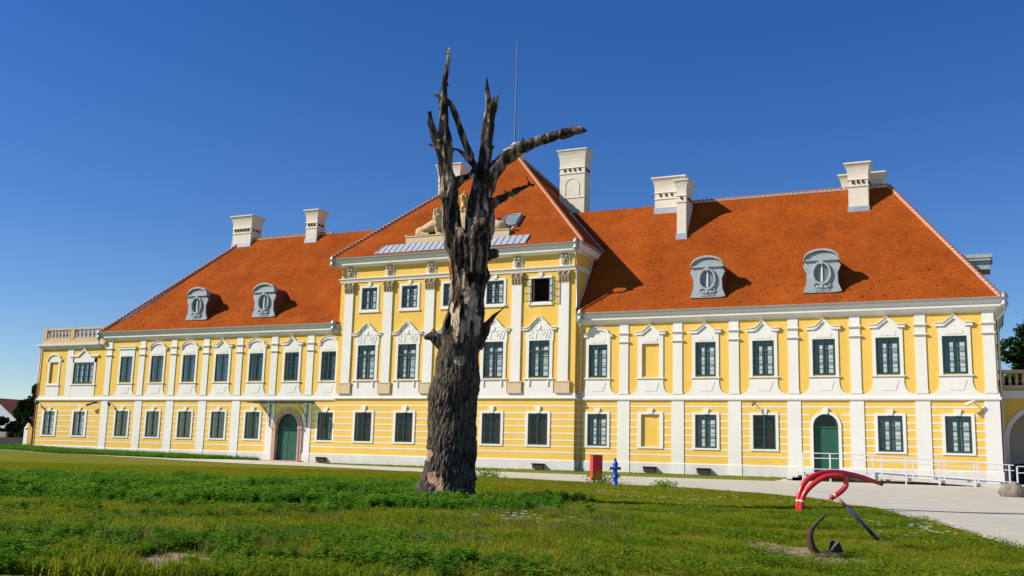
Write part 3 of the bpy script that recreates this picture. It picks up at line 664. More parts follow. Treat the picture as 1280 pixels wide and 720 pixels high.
# annex balustrade
bs = MB(); bs.box(AX0+.1, X0+1.0, AY-.06, AY+.24, 10.36, 10.92); bal = part('balustrade', bs, SAND, manor)
bs = MB(); bs.box(AX0+.02, X0+1.0, AY-.11, AY+.28, 11.68, 11.86); part('handrail', bs, SAND, bal)
for x in (AX0+.3, -78.4, X0-.0): part('pier', MB().box(x-.24, x+.24, AY-.09, AY+.27, 10.79, 11.92), SAND, bal)
bm_ = MB().lathe([(.13, 10.91), (.13, 10.97), (.08, 11.0), (.16, 11.15), (.15, 11.25), (.07, 11.45), (.08, 11.58), (.13, 11.62), (.13, 11.69)], 0, 0, 8).mesh('baluster', SAND, smooth=True)
for a, b, n_ in ((AX0+.54, -78.64, 7), (-78.16, X0-.24, 8)):
    for j in range(n_): put('baluster', bm_, bal, (a+(b-a)*(j+.5)/n_, AY+.09, 0))

# doors
def arch_poly(hw, z0_, zs, rise=None, n=16):
    rise = rise or hw
    return [(-hw, z0_), (hw, z0_)]+[(hw*math.cos(a), zs+rise*math.sin(a)) for a in [math.pi*k/n for k in range(0, n+1)]]
def arch_ring(mb, x, hi, ho, z0_, zs, y0, y1, n=16, top=None, ri=None, ro=None):
    ri = ri or hi; ro = ro or ho
    mb.box(x-ho, x-hi, y0, y1, z0_, zs); mb.box(x+hi, x+ho, y0, y1, z0_, zs)
    for k in range(n):
        a, b = math.pi*k/n, math.pi*(k+1)/n
        mb.prism([(x+hi*math.cos(a), zs+ri*math.sin(a)), (x+ho*math.cos(a), zs+ro*math.sin(a)), (x+ho*math.cos(b), zs+ro*math.sin(b)), (x+hi*math.cos(b), zs+ri*math.sin(b))], y0, y1)
def spandrel(mb, x, hw, zs, rise, ztop, y0, y1, n=12):
    for sx in (-1, 1):
        for k in range(n):
            a, b = math.pi/2*k/n, math.pi/2*(k+1)/n
            xa, xb = x+sx*hw*math.cos(a), x+sx*hw*math.cos(b); za, zb = zs+rise*math.sin(a), zs+rise*math.sin(b)
            mb.prism([(xa, za), (xb, zb), (xb, ztop), (xa, ztop)] if sx < 0 else [(xb, zb), (xa, za), (xa, ztop), (xb, ztop)], y0, y1)
DXR = RX[4]
d_ = MB(); spandrel(d_, DXR, .80, 3.34, .80, 4.21, -.008, .3); part('door_head', d_, YEL, manor)
d_ = MB(); arch_ring(d_, DXR, .78, .97, .42, 3.34, -.06, .05); o = part('door_surround', d_, WHI, manor)
part('keystone', MB().prism([(DXR-.13, 4.1), (DXR+.13, 4.1), (DXR+.2, 4.5), (DXR-.2, 4.5)], -.12, .02), WHI, o)
d_ = MB()
for k in range(6):
    a = DXR-.76+k*.2535; d_.box(a, a+.245, .20, .27, .45, 3.26)
d_.box(DXR-.78, DXR+.78, .23, .26, .45, 3.26); dr = part('door', d_, GDOOR, manor)
d_ = MB(); arch_ring(d_, DXR, .64, .79, 3.26, 3.34, .17, .28); d_.box(DXR-.78, DXR+.78, .16, .28, 3.22, 3.34); part('fanlight_frame', d_, GDOOR, dr)
part('fanlight', MB().prism([(DXR+x, z) for x, z in arch_poly(.66, 3.33, 3.34)], .24, .25), GLASS, dr)
part('handle', MB().box(DXR+.58, DXR+.62, .14, .2, 1.5, 1.66), DARK, dr)
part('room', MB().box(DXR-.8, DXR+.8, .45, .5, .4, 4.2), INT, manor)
DXL = LX[5]
d_ = MB(); spandrel(d_, DXL, 1.14, 2.80, 1.14, 4.02, -.006, .3); part('door_head', d_, YEL, manor)
d_ = MB(); arch_ring(d_, DXL, 1.12, 1.52, .05, 2.80, -.14, .06); arch_ring(d_, DXL, 1.12, 1.30, .05, 2.80, -.18, -.13)
ps_ = part('door_surround', d_, PINK, manor)
for sx in (-1, 1): part('impost_block', MB().box(DXL+sx*1.33-.24, DXL+sx*1.33+.24, -.21, .0, 2.66, 2.84), PINK, ps_)
for sx in (-1, 1):
    d_ = MB()
    for k in range(4):
        a = DXL+sx*(.02+k*.273)+(0 if sx > 0 else -.265); d_.box(a, a+.265, .16, .23, .1, 2.72)
    a, b = sorted((DXL+sx*.01, DXL+sx*1.12)); d_.box(a, b, .19, .22, .1, 2.72)
    dl = part('door', d_, GDOOR, manor)
    for z in (.45, 2.3): part('hinge', MB().box(DXL+sx*1.12-.06, DXL+sx*1.12+.06, .1, .16, z, z+.16), DARK, dl)
d_ = MB(); d_.prism([(DXL+x, z) for x, z in arch_poly(1.12, 2.75, 2.80)], .2, .23); tf = part('fanlight', d_, mat('dark_green_fanlight', (.01, .055, .04), .4, spec=.6), manor)
d_ = MB()
for a in (30, 60, 90, 120, 150): d_.tube([(DXL, .185, 2.8), (DXL+1.1*math.cos(R(a)), .185, 2.8+1.1*math.sin(R(a)))], .018, 6)
d_.box(DXL-1.12, DXL+1.12, .15, .2, 2.70, 2.80); part('fanlight_bars', d_, GDOOR, tf)
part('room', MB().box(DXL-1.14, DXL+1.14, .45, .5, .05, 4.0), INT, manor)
part('door_step', MB().box(DXL-1.85, DXL+1.75, -.75, -.08, -.35, .12), PINK, manor); part('door_step', MB().box(DXL-1.25, DXL+.8, -1.15, -.75, -.35, -.02), PINK, manor)
# glass canopy over the left door
cz = 4.82; cn = MB()
cn.box(-55.6, -49.9, -1.42, -1.36, cz-.10, cz-.02); cn.box(-55.6, -49.9, -.06, 0, cz+.02, cz+.12)
for j in range(7):
    x = -55.57+j*(5.64/6); cn.prism([(0, 0)]*0 or [(x-.02, cz-.08), (x+.02, cz-.08), (x+.02, cz+.0), (x-.02, cz+.0)], -1.38, -.03)
can = part('canopy', cn, DARK, manor)
for j in range(6):
    x = -55.55+j*.94; part('canopy_pane', MB().box(x+.02, x+.92, -1.36, -.04, cz+.004, cz+.02), GLASSD, can)
for x in (-54.25, -50.5):
    b_ = MB(); b_.tube([(x, -.10, 2.85), (x, -.10, cz-.06)], .035, 6); b_.tube([(x, -.12, 3.6), (x, -1.3, cz-.08)], .025, 6)
    b_.tube([(x, -.12+.0, cz-.35)]+[(x, -.12-.5*math.sin(a), cz-.6+.28*math.cos(a)) for a in [k*.45 for k in range(0, 12)]], .02, 5)
    b_.tube([(x, -.12-.30*math.sin(a)*(1-.05*k), 3.55+.3*math.cos(a)) for k, a in enumerate([k*.5 for k in range(0, 11)])], .018, 5)
    part('canopy_bracket', b_, DARK, can)
# basement ventilation hoods
vm = MB(); vm.prism([(-.40, .10), (.40, .10), (.44, .42), (-.44, .42)], -.30, -.06); vm.prism([(-.46, .42), (.46, .42), (.46, .47), (-.46, .47)], -.36, -.04); vmm = vm.mesh('vent_hood', VENT)
for x in (-48.8, -29.64, -21.47, -17.73, -63.3, -69.6): put('vent_hood', vmm, manor, (x, PW if x in (-29.64,) else 0, 0))

# ---------------- roofs
def roof_face(mb, uv, pts, ax):       # ax: horizontal unit vector along the eave
    o = len(mb.v); P = [Vector(p) for p in pts]; n_ = (P[1]-P[0]).cross(P[2]-P[0]).normalized(); a = Vector(ax); u = n_.cross(a).normalized()
    if u.z < 0: u = -u
    for p in P: mb.v.append(tuple(p)); uv.append((p.dot(a), p.dot(u)))
    mb.f.append(tuple(range(o, o+len(P))))
def roof(name, faces, parent=manor):
    mb = MB(); uv = []
    for pts, ax in faces: roof_face(mb, uv, pts, ax)
    c = (round(sum(v[0] for v in mb.v)/len(mb.v), 2), 6, 11)
    return put(name, mb.mesh(name, ROOF, c, uv=uv), parent, c)
EL, ER = -73.95, .72; ZE, ZR = 11.22, 20.5; YF, YR_, YB = -.50, 6.22, 12.94
AL, AR = -63.6, -5.97; XM = -37.3
ex, ey = (1, 0, 0), (0, 1, 0)
# front slope has a slight flare (bellcast) at the eave
yk, zk = YF+1.25, ZE+1.52
def fl(x_e, x_a): t = (yk-YF)/(YR_-YF); return x_e+(x_a-x_e)*t
rfR = roof('roof', [([(PXR+.0, YF, ZE), (ER, YF, ZE), (fl(ER, AR), yk, zk), (PXR+.0, yk, zk)], ex), ([(XM, yk, zk), (fl(ER, AR), yk, zk), (AR, YR_, ZR), (XM, YR_, ZR)], ex),
      ([(ER, YF, ZE), (ER, YB, ZE), (AR, YR_, ZR), (fl(ER, AR), yk, zk)], ey), ([(ER, YB, ZE), (XM, YB, ZE), (XM, YR_, ZR), (AR, YR_, ZR)], ex)])
rfL = roof('roof', [([(EL, YF, ZE), (PXL, YF, ZE), (PXL, yk, zk), (fl(EL, AL), yk, zk)], ex), ([(fl(EL, AL), yk, zk), (XM, yk, zk), (XM, YR_, ZR), (AL, YR_, ZR)], ex),
      ([(EL, YB, ZE), (EL, YF, ZE), (fl(EL, AL), yk, zk), (AL, YR_, ZR)], ey), ([(XM, YB, ZE), (EL, YB, ZE), (AL, YR_, ZR), (XM, YR_, ZR)], ex)])
PE0, PE1, PYF, PYB, PZ, PA = -48.28, -26.32, -1.04, 21.2, 16.45, (-37.3, 10.1, 27.5)
rfP = roof('roof', [([(PE0, PYF, PZ), (PE1, PYF, PZ), PA], ex), ([(PE1, PYF, PZ), (PE1, PYB, PZ), PA], ey), ([(PE1, PYB, PZ), (PE0, PYB, PZ), PA], ex), ([(PE0, PYB, PZ), (PE0, PYF, PZ), PA], ey)])
# ridge and hip tiles on a mortar bed
def caps(a, b, parent, sp=.34, r_=.12):
    a, b = Vector(a), Vector(b); n_ = int((b-a).length/sp); d = (b-a).normalized()
    m_ = MB(); m_.tube([a+Vector((0, 0, .03)), b+Vector((0, 0, .03))], .115, 6); part('ridge_mortar', m_, MORT, parent)
    t = MB()
    for k in range(n_):
        p = a+d*sp*(k+.08); t.tube([p+Vector((0, 0, .08)), p+d*sp*.62+Vector((0, 0, .10))], [r_*.9, r_*1.1], 6)
    o = part('ridge_tiles', t, CAPT, parent); o['kind'] = 'stuff'
caps((AR, YR_, ZR), (PXR+6, YR_, ZR), rfR); caps((ER, YF, ZE), (AR, YR_, ZR), rfR); caps((ER, YB, ZE), (AR, YR_, ZR), rfR)
caps((AL, YR_, ZR), (PXL-6, YR_, ZR), rfL); caps((EL, YF, ZE), (AL, YR_, ZR), rfL)
for cx_, cy_ in ((PE0, PYF), (PE1, PYF), (PE1, PYB), (PE0, PYB)): caps((cx_, cy_, PZ), PA, rfP)
# scalloped tile ends above the gutters
for xa, xb, par in ((PXR+.7, ER-.1, rfR), (EL+.1, PXL-.7, rfL)):
    t = MB(); x = xa
    while x < xb: t.box(x, x+.13, YF-.06, YF+.1, ZE-.03, ZE+.035); x += .21
    o = part('eave_tiles', t, MORT, par); o['kind'] = 'stuff'
# small dark snow guards / vent tiles
def guards(xa, xb, n_rows, par, seed):
    t = MB(); q = random.Random(seed)
    for r_ in range(n_rows):
        v = .55+r_*.75; x = xa+(r_ % 3)*.5
        while x < xb:
            t_ = v/10.; y = YF+(v*.62 if v < 2 else 1.25+(v-2)*.57); z = ZE+(v*.77 if v < 2 else 1.52+(v-2)*.82)
            if q.random() < (.75 if r_ < 3 else .25) and x > xa+ v*.3 and x < xb-v*.75:
                t.box(x-.03, x+.03, y-.04, y+.05, z-.0, z+.05)
            x += 1.32
    o = part('snow_guards', t, VENT, par); o['kind'] = 'stuff'
guards(PXR+1.2, ER-.2, 5, rfR, 1); guards(EL+.8, PXL-1, 5, rfL, 2)
# valley flashings on the right side of the pavilion roof
def rp(P): return Vector(P)
def wing_y(z): return yk+(z-zk)/(ZR-zk)*(YR_-yk)
def wing_pts(side):
    pts = []
    for z in (16.45, 18.5, 20.5):
        t = (z-PZ)/(PA[2]-PZ); x = PE1+(PA[0]-PE1)*t if side > 0 else PE0+(PA[0]-PE0)*t
        pts.append((x, wing_y(z), z+.05))
    return pts
for s_ in (1, -1):
    P = wing_pts(s_); part('valley_flashing', MB().tube(P, .09, 6), FLASH, rfP)
    part('valley_flashing', MB().tube([(PXR+.06 if s_ > 0 else PXL-.06, YF+.3, ZE+.1+.36), (PXR+.06 if s_ > 0 else PXL-.06, yk, zk+.08), (PXR+.06 if s_ > 0 else PXL-.06, wing_y(15.6), 15.7)], .07, 6), FLASH, rfP)
# zinc apron at the foot of the pavilion roof
sl_ = (PA[2]-PZ)/(PA[1]-PYF)
def pr(x, v, off=0.): # point on the front slope at height v above the eave
    return (x, PYF+v/sl_-off*.69, PZ+v+off*.72)
zm = MB(); xa, xb = -44.3, -30.9
zm.add([pr(xa+.3*.0, .12, .06), pr(xb, .12, .06), pr(xb, .95, .06), pr(xa+.7, .95, .06), pr(xa, .12, 0), pr(xb, .12, 0), pr(xb, .95, 0), pr(xa+.7, .95, 0)], [(0, 1, 2, 3), (4, 5, 1, 0), (1, 5, 6, 2), (3, 2, 6, 7), (0, 3, 7, 4)])
zp = part('zinc_apron', zm, ZINC, rfP)
zs_ = MB(); x = xa+.35
while x < xb: zs_.tube([pr(x, .13, .09), pr(x+.04, .93, .09)], .022, 4); x += .52
part('standing_seams', zs_, FLASH, manor)['kind'] = 'stuff'
# roof window
rw = MB(); c0 = [pr(-33.85, 1.95, .25), pr(-32.55, 1.95, .25), pr(-32.55, 3.0, .25), pr(-33.85, 3.0, .25)]
rw.tube([c0[0], c0[1], c0[2], c0[3], c0[0]], .07, 4)
rwo = part('roof_window', rw, FLASH, rfP)
gl_ = MB(); gl_.add(c0, [(0, 1, 2, 3)]); part('roof_window_pane', gl_, mat('pale_roof_light', (.22, .25, .28), .4, (.14, .17, .2), 3, .8), manor)
kb = MB(); kb.add([pr(-33.9, 1.9, 0), pr(-32.5, 1.9, 0), pr(-32.5, 3.05, 0), pr(-33.9, 3.05, 0), pr(-33.9, 1.9, .24), pr(-32.5, 1.9, .24), pr(-32.5, 3.05, .24), pr(-33.9, 3.05, .24)], [(0, 1, 5, 4), (1, 2, 6, 5), (2, 3, 7, 6), (3, 0, 4, 7)]); part('window_kerb', kb, LEAD, rwo)

# chimneys
def chimney(x0, x1, y0, y1, zb, zt, nh, arch=False, flare=.22, name_label=None, side_h=3):
    W_ = x1-x0; m_ = MB(); H_ = zt-zb
    zc = zt-1.75 if not arch else zt-2.1
    m_.box(x0, x1, y0, y1, zb-1.4, zc); m_.box(x0-.05, x1+.05, y0-.05, y1+.05, zc, zc+.10)
    m_.box(x0+.0, x1-.0, y0+.0, y1-.0, zc+.10, zc+.42); m_.taper(x0, x1, y0, y1, zc+.42, zc+.52, .06); m_.taper(x0-.06, x1+.06, y0-.06, y1+.06, zc+.52, zc+.60, -.04)
    for k, (e0, e1) in enumerate(((.02, .02), (.02, .05), (.05, .11), (.11, flare))):
        za = zc+.60+(zt-.10-zc-.60)*k/4; zb_ = zc+.60+(zt-.10-zc-.60)*(k+1)/4; m_.taper(x0-e0, x1+e0, y0-e0, y1+e0, za, zb_, e1-e0)
    m_.box(x0-flare-.04, x1+flare+.04, y0-flare-.04, y1+flare+.04, zt-.10, zt)
    if arch:
        cx_ = (x0+x1)/2; arch_ring(m_, cx_, W_*.26, W_*.26+.08, zc-1.9, zc-1.0, y0-.035, y0+.01, 10); m_.box(x0-.04, x1+.04, y0-.04, y1+.04, zc-2.1, zc-2.0)
    c = part('chimney', m_, CHIM, manor)
    hl = MB()
    for k in range(nh):
        x = x0+W_*(k+1)/(nh+1); hl.box(x-.06, x+.06, y0-.075, y0-.0, zc+.24, zc+.44)
    for k in range(side_h):
        y = y0+(y1-y0)*(k+1)/(side_h+1); hl.box(x1, x1+.075, y-.06, y+.06, zc+.24, zc+.44)
    part('flue_hole', hl, BLK, c)
    zr_ = ZE+(y0-YF)/(YR_-YF)*(ZR-ZE)
    part('flashing', MB().box(x0-.06, x1+.06, y0-.06, y1+.06, zb-1.4, zb+.32), FLASH, c)
    return c
chimney(-8.55, -7.21, 4.87, 5.9, 18.55, 22.05, 3); chimney(-9.2, -6.4, 6.7, 7.6, 20.2, 21.75, 5)
chimney(-20.73, -20.02, 3.93, 5.7, 17.3, 21.75, 1, flare=.2); chimney(-23.0, -20.75, 5.72, 6.9, 19.85, 22.6, 4)
chimney(-64.78, -62.61, 5.8, 7.3, 19.9, 22.85, 6); chimney(-56.16, -54.95, 5.7, 6.9, 19.75, 22.75, 3)
chimney(-32.0, -29.78, 8.0, 9.3, 20.6, 26.45, 4, True); chimney(-45.1, -42.9, 10.4, 11.7, 21, 27.2, 4, True)
# cupola pedestal and lightning rod on the pavilion apex
m_ = MB(); m_.box(-37.95, -36.65, 9.45, 10.75, 26.4, 27.55); m_.box(-38.05, -36.55, 9.35, 10.85, 27.55, 27.68); cup = part('apex_pedestal', m_, CHIM, manor)
m_ = MB(); m_.taper(-37.95, -36.65, 9.45, 10.75, 27.68, 27.95, -.22); m_.taper(-37.73, -36.87, 9.67, 10.53, 27.95, 28.05, .1); m_.taper(-37.63, -36.97, 9.77, 10.43, 28.05, 28.45, -.22)
part('pedestal_cap', m_, LEAD, cup)
part('lightning_rod', MB().tube([(-37.3, 10.1, 28.4), (-37.3, 10.1, 31), (-37.3, 10.1, 38.1)], [.09, .07, .055], 6), mat('rod_steel', (.16, .18, .21), .7), manor)

# dormers
def dormer(x):
    z0_ = 12.06; yf = .08; m_ = MB()
    body = [(-1.06, z0_+.1), (1.06, z0_+.1), (1.06, z0_+2.05)]+[(1.06*math.cos(a), z0_+2.05+.62*math.sin(a)) for a in [math.pi*k/12 for k in range(1, 12)]]+[(-1.06, z0_+2.05)]
    m_.prism([(x+a, b) for a, b in body], yf+.12, 2.6)
    d = part('dormer', m_, mat('dormer_side_cladding', (.16, .055, .03), .8, (.10, .04, .025), 5, .9), manor)
    f = MB()
    out = [(1.24, 0), (1.24, .14), (1.14, .20), (1.03, .42), (.99, 1.30), (1.04, 1.48), (1.22, 1.62), (1.24, 1.78), (1.08, 1.92), (1.04, 2.15)]
    # front panel with an oval opening, built as a ring of quads
    N = 32; ov = [(.47*math.cos(2*math.pi*k/N), z0_+1.28+.62*math.sin(2*math.pi*k/N)) for k in range(N)]
    full = [(a, z0_+b) for a, b in out]+[(-a, z0_+b) for a, b in reversed(out)]
    def ray_out(cx_, cz_, a):
        best = None; dx, dz = math.cos(a), math.sin(a)
        for i in range(len(full)):
            (ax_, az), (bx, bz) = full[i], full[(i+1) % len(full)]
            ex_, ez = bx-ax_, bz-az; det = dx*(-ez)+dz*ex_
            if abs(det) < 1e-9: continue
            t = ((ax_-cx_)*(-ez)+(az-cz_)*ex_)/det; u = (dx*(az-cz_)-dz*(ax_-cx_))/det
            if t > 0 and -1e-6 <= u <= 1+1e-6 and (best is None or t < best): best = t
        return (cx_+dx*best, cz_+dz*best)
    for k in range(N):
        a, b = 2*math.pi*k/N, 2*math.pi*(k+1)/N
        p0, p1 = ov[k], ov[(k+1) % N]; q0, q1 = ray_out(0, z0_+1.3, a), ray_out(0, z0_+1.3, b)
        f.prism([(x+p0[0], p0[1]), (x+q0[0], q0[1]), (x+q1[0], q1[1]), (x+p1[0], p1[1])], yf, yf+.14)
    part('dormer_front', f, LEAD, d)
    f = MB(); hp = [(-1.15, z0_+2.26)]+[(-1.13*math.cos(a), z0_+2.28+.66*math.sin(a)) for a in [math.pi*k/14 for k in range(0, 15)]]+[(1.15, z0_+2.26)]
    f.strip(hp, .15, yf-.17, yf+.30); f.box(x*0-1.12, 1.12, yf-.12, yf+.1, z0_+2.12, z0_+2.24)
    f.prism([(1.05*math.cos(a), z0_+2.22+.5*math.sin(a)) for a in [math.pi*k/12 for k in range(0, 13)]], yf-.04, yf+.12)
    f.box(-.12, .12, yf-.16, yf, z0_+1.90, z0_+2.14)
    f.v = [(a+x, b, c) for a, b, c in f.v]; part('dormer_pediment', f, LEAD, d)
    f = MB(); f.tube([(x+.56*math.cos(2*math.pi*k/24), yf-.06, z0_+1.28+.71*math.sin(2*math.pi*k/24)) for k in range(25)], .09, 6, False)
    part('oval_moulding', f, LEAD, d)
    f = MB()
    for sx in (-1, 1):
        f.tube([(x+sx*(.12+.42*math.sin(a)), yf-.05, z0_+.52+.16*math.cos(a)-.12*k*.1) for k, a in enumerate([k*.5 for k in range(0, 8)])], .045, 5)
        ellipsoid(f, (x+sx*.25, yf-.05, z0_+.38), (.16, .07, .10), 8, 5)
    ellipsoid(f, (x, yf-.07, z0_+.42), (.14, .08, .2), 8, 5); f.box(x-.45, x+.45, yf-.04, yf, z0_+.12, z0_+.26)
    part('shell_ornament', f, LEAD, d)
    part('oval_pane', MB().prism([(x+a, b) for a, b in ov], yf+.07, yf+.09), mat('dormer_glass', (.20, .23, .21), .3, (.13, .16, .15), 2, .8, spec=.8), d)
    part('glazing_bar', MB().box(x-.045, x+.045, yf-.005, yf+.07, z0_+.72, z0_+1.90), WHI, d)
for x in (-17.45, -9.8, -63.2, -55.8): dormer(x)
# dormer on the right hip, seen from the side
m_ = MB(); m_.prism([(-1.2, 13.0), (1.0, 13.0), (1.0, 13.55), (-1.2, 13.55)], 2.2, 4.2); m_.box(-1.5, 1.05, 2.0, 4.4, 13.55, 13.72); m_.box(-1.5, 1.15, 1.95, 4.45, 13.72, 13.95)
m_.v = [(a-.75, b, c+.45) for a, b, c in m_.v]; part('dormer', m_, LEAD, manor)

# rainwater goods
def hopper(x, y, z, par=manor):
    return part('rainwater_head', MB().lathe([(.07, z-.62), (.09, z-.5), (.13, z-.42), (.22, z-.34), (.24, z-.22), (.17, z-.16), (.16, z+.05), (.22, z+.10), (.23, z+.2), (.19, z+.26), (.2, z+.34), (.1, z+.40), (.03, z+.55)], x, y, 12), GUT, par, True)
def pipe(pts, r_=.065): return part('downpipe', MB().tube(pts, r_, 8), GUT, manor, True)
hopper(PXR-.25+.42, PW-.62, 16.25); pipe([(PXR+.17, PW-.62, 15.7), (PXR+.17, PW-.60, 15.45), (PXR-.02, PW-.2, 14.75), (PXR+.10, PW-.10, 14.4), (PXR+.10, PW-.10, 11.75), (PXR+.15, PW-.35, 11.5)])
hopper(PXR+.42, -.55, 11.05); pipe([(PXR+.42, -.55, 10.5), (PXR+.42, -.50, 10.2), (PXR+.38, -.14, 9.8), (PXR+.38, -.14, -.2)])
hopper(PXL-.55, PW-.62, 16.2); pipe([(PXL-.55, PW-.62, 15.65), (PXL-.45, PW-.5, 15.5), (PXL-.05, PW+.15, 15.35)], .05)
hopper(PXL-.45, -.55, 11.0); pipe([(PXL-.45, -.55, 10.4), (PXL-.35, -.35, 10.25), (PXL-.06, -.05, 10.15)], .05)
hopper(X1+.55, -.35, 11.05); pipe([(X1+.55, -.35, 10.5), (X1+.5, -.2, 10.3), (X1+.13, .12, 9.9), (X1+.13, .12, -.1)])
part('downpipe', MB().tube([(X1+.09, .40, 9.9), (X1+.09, .40, -.1)], .05, 8), mat('copper_pipe', (.42, .13, .05), .45, metal=.5), manor, True)
hopper(X0-.45, -.40, 11.0); pipe([(X0-.45, -.40, 10.4), (X0-.42, -.38, 10.15), (X0-.1, -.02, 9.8), (X0-.04, .12, 9.5), (X0-.04, .12, .2)])
part('downpipe', MB().tube([(AX0-.02, AY-.1, 9.8), (AX0-.02, AY-.1, .5)], .045, 8), mat('copper_pipe', (.42, .13, .05)), manor, True)

# wall lamps and cameras (separate fittings)
def fixture(x, y, z, dx, label, dark=False, L_=.6):
    k_ = .5 if L_ < .3 else 1.
    t = thing('wall_lamp', label, 'lamp', (x, y, z), group='small lamps fixed to the facade')
    part('bracket', MB().tube([(x, y, z), (x+dx*.1, y-.35, z+.02)], .03, 6), DARK if dark else WHI, t)
    part('lamp_head', MB().tube([(x-dx*.15, y-.35, z+.08), (x+dx*(L_-.15), y-.45, z-.18)], [.07*k_, .11*k_], 8), DARK if dark else WHI, t, True)
fixture(-1.05, 0, 5.0-.12, -1, 'white spotlight on the yellow wall above the last ground floor window at the right end')
fixture(-14.3, 0, 4.78, -1, 'small dark lamp above the ground floor window left of the arched green side door', True, .22)
fixture(AX0+.25, AY, 4.85, 1, 'dark lamp on the far left corner of the facade under the white band', True)
fixture(-74.3, AY, 4.75, -1, 'dark lamp on long arm beside the left drainpipe above the annex window', True, 1.1)
fixture(-72.3, 0, 4.7, 1, 'dark hanging lamp just right of the left drainpipe', True, .4)

# ---------------- lions, coat of arms on the pavilion roof
pm2 = MB(); pm2.box(-41.9, -32.75, .0, 1.2, 17.0, 17.98); pm2.box(-41.95, -32.7, -.05, 1.25, 17.98, 18.06); part('sculpture_plinth', pm2, PEDM, manor)
def capsule(mb, a, b, ra, rb, n=8):
    a, b = Vector(a), Vector(b); mb.tube([a+(b-a)*t for t in (0, .33, .66, 1)], [ra+(rb-ra)*t for t in (0, .33, .66, 1)], n); ellipsoid(mb, a, (ra,)*3, n, 6); ellipsoid(mb, b, (rb,)*3, n, 6)
def lion(sgn, x, label):
    m_ = MB()
    P = lambda a, b, c: (a, b, c)
    ry = lambda a: Matrix.Rotation(a, 3, 'Y')
    # x forward. forequarters raised on the front legs, hindquarters lying
    ellipsoid(m_, (-1.05, 0, .42), (.55, .36, .42)); capsule(m_, (-.95, 0, .48), (.25, 0, .98), .36, .44, 12); ellipsoid(m_, (.35, 0, .95), (.42, .36, .50))
    ellipsoid(m_, (.48, 0, 1.42), (.42, .40, .58)); ellipsoid(m_, (.60, 0, 1.86), (.34, .32, .36)); ellipsoid(m_, (.88, 0, 1.80), (.24, .19, .19)); ellipsoid(m_, (1.02, 0, 1.72), (.13, .14, .10))
    for i in range(34):                    # mane locks
        r_ = random.Random(i*3+11); a = r_.uniform(.6, 5.7); z = r_.uniform(.85, 2.1); rad = .42-.12*abs(z-1.45)
        ellipsoid(m_, (.40+rad*.95*math.cos(a+math.pi)*.8, rad*math.sin(a), z), (.10, .10, .20), 6, 5, ry(r_.uniform(-.4, .4)))
    for sy in (-1, 1):
        capsule(m_, (.42, .22*sy, .85), (.55, .24*sy, .16), .17, .12); capsule(m_, (.55, .24*sy, .12), (.86, .25*sy, .10), .13, .11)
        ellipsoid(m_, (-.98, .30*sy, .40), (.42, .17, .36)); capsule(m_, (-.75, .36*sy, .16), (-.18, .38*sy, .11), .14, .11); ellipsoid(m_, (.50, .20*sy, 2.16), (.08, .06, .11))
    m_.tube([(-1.5, .1, .25), (-1.85, .25, .14), (-2.1, .1, .12), (-2.25, -.15, .12)], [.09, .07, .07, .05], 8); ellipsoid(m_, (-2.3, -.2, .13), (.16, .12, .1))
    if sgn < 0:
        m_.v = [(-a, b, c) for a, b, c in m_.v]; m_.f = [tuple(reversed(f)) for f in m_.f]
    me_ = remesh(m_, .032, SAND, 'lion_statue', True, 0)
    o = put('lion_statue', me_, None, (x, .55, 18.05)); tag(o, label, 'statue')
lion(1, -39.75, 'sandstone lion statue left of the dead tree, facing the crest on the roof plinth')
lion(-1, -34.85, 'sandstone lion statue right of the dead trunk, its rump next to the roof window')
cr = thing('coat_of_arms', 'carved stone coat of arms topped by a gilded crown between the lions', 'sculpture', (-37.0, .6, 18.05))
m_ = MB(); ellipsoid(m_, (-37.0, .55, 19.0), (.72, .22, .95)); 
for a in range(14): ellipsoid(m_, (-37.0+.75*math.cos(a*.45), .45, 19.0+.98*math.sin(a*.45)), (.17, .17, .17), 6, 5)
m_.box(-37.8, -36.2, .2, .9, 18.05, 18.25); put('shield', remesh(m_, .035, SAND, 'shield', True, 0), cr, (0, 0, 0))
m_ = MB(); m_.lathe([(.24, 20.0), (.30, 20.15), (.30, 20.35), (.26, 20.42), (.36, 20.75), (.40, 20.95), (.30, 21.2), (.14, 21.36), (.10, 21.4)], -37.0, .55, 12)
for k in range(8): ellipsoid(m_, (-37.0+.38*math.cos(k*.785), .55+.38*math.sin(k*.785), 21.0), (.09, .09, .16), 6, 4)
ellipsoid(m_, (-37.0, .55, 21.46), (.10, .10, .12), 6, 5)
part('crown', m_, mat('weathered_gilding', (.55, .36, .10), .5, (.35, .2, .06), 8, .9, metal=.3), cr, True)

# ------------------------------------------------------------------ ramp, railings
rp_ = thing('access_ramp', 'concrete wheelchair ramp with landing at the arched green door on the right', 'ramp', (-5, -1.7, 0))
m_ = MB(); m_.box(-11.2, -8.2, -2.6, -.11, .28, .42); part('landing', m_, CONC, rp_)
m_ = MB(); m_.add([(-8.2, -2.5, .42), (.9, -2.5, -.02), (.9, -.9, -.02), (-8.2, -.9, .42), (-8.2, -2.5, .24), (.9, -2.5, -.20), (.9, -.9, -.20), (-8.2, -.9, .24)], [(0, 1, 2, 3), (4, 7, 6, 5), (0, 4, 5, 1), (1, 5, 6, 2), (2, 6, 7, 3), (3, 7, 4, 0)]); part('ramp_slab', m_, CONC, rp_)
m_ = MB()
for x in (-10.6, -8.4, -6.0, -3.6): m_.box(x-.1, x+.1, -1.7, -1.2, -.35, .24+min(0, -(x+8.2)*.048))
part('ramp_support', m_, CONC, rp_)
for i in range(3): part('step', MB().box(-12.2+i*.33, -11.2, -2.3, -.4, -.25, -.05+i*.13), CONC, rp_)
def zr(x): return .42 if x < -8.2 else .42-(x+8.2)*.0484
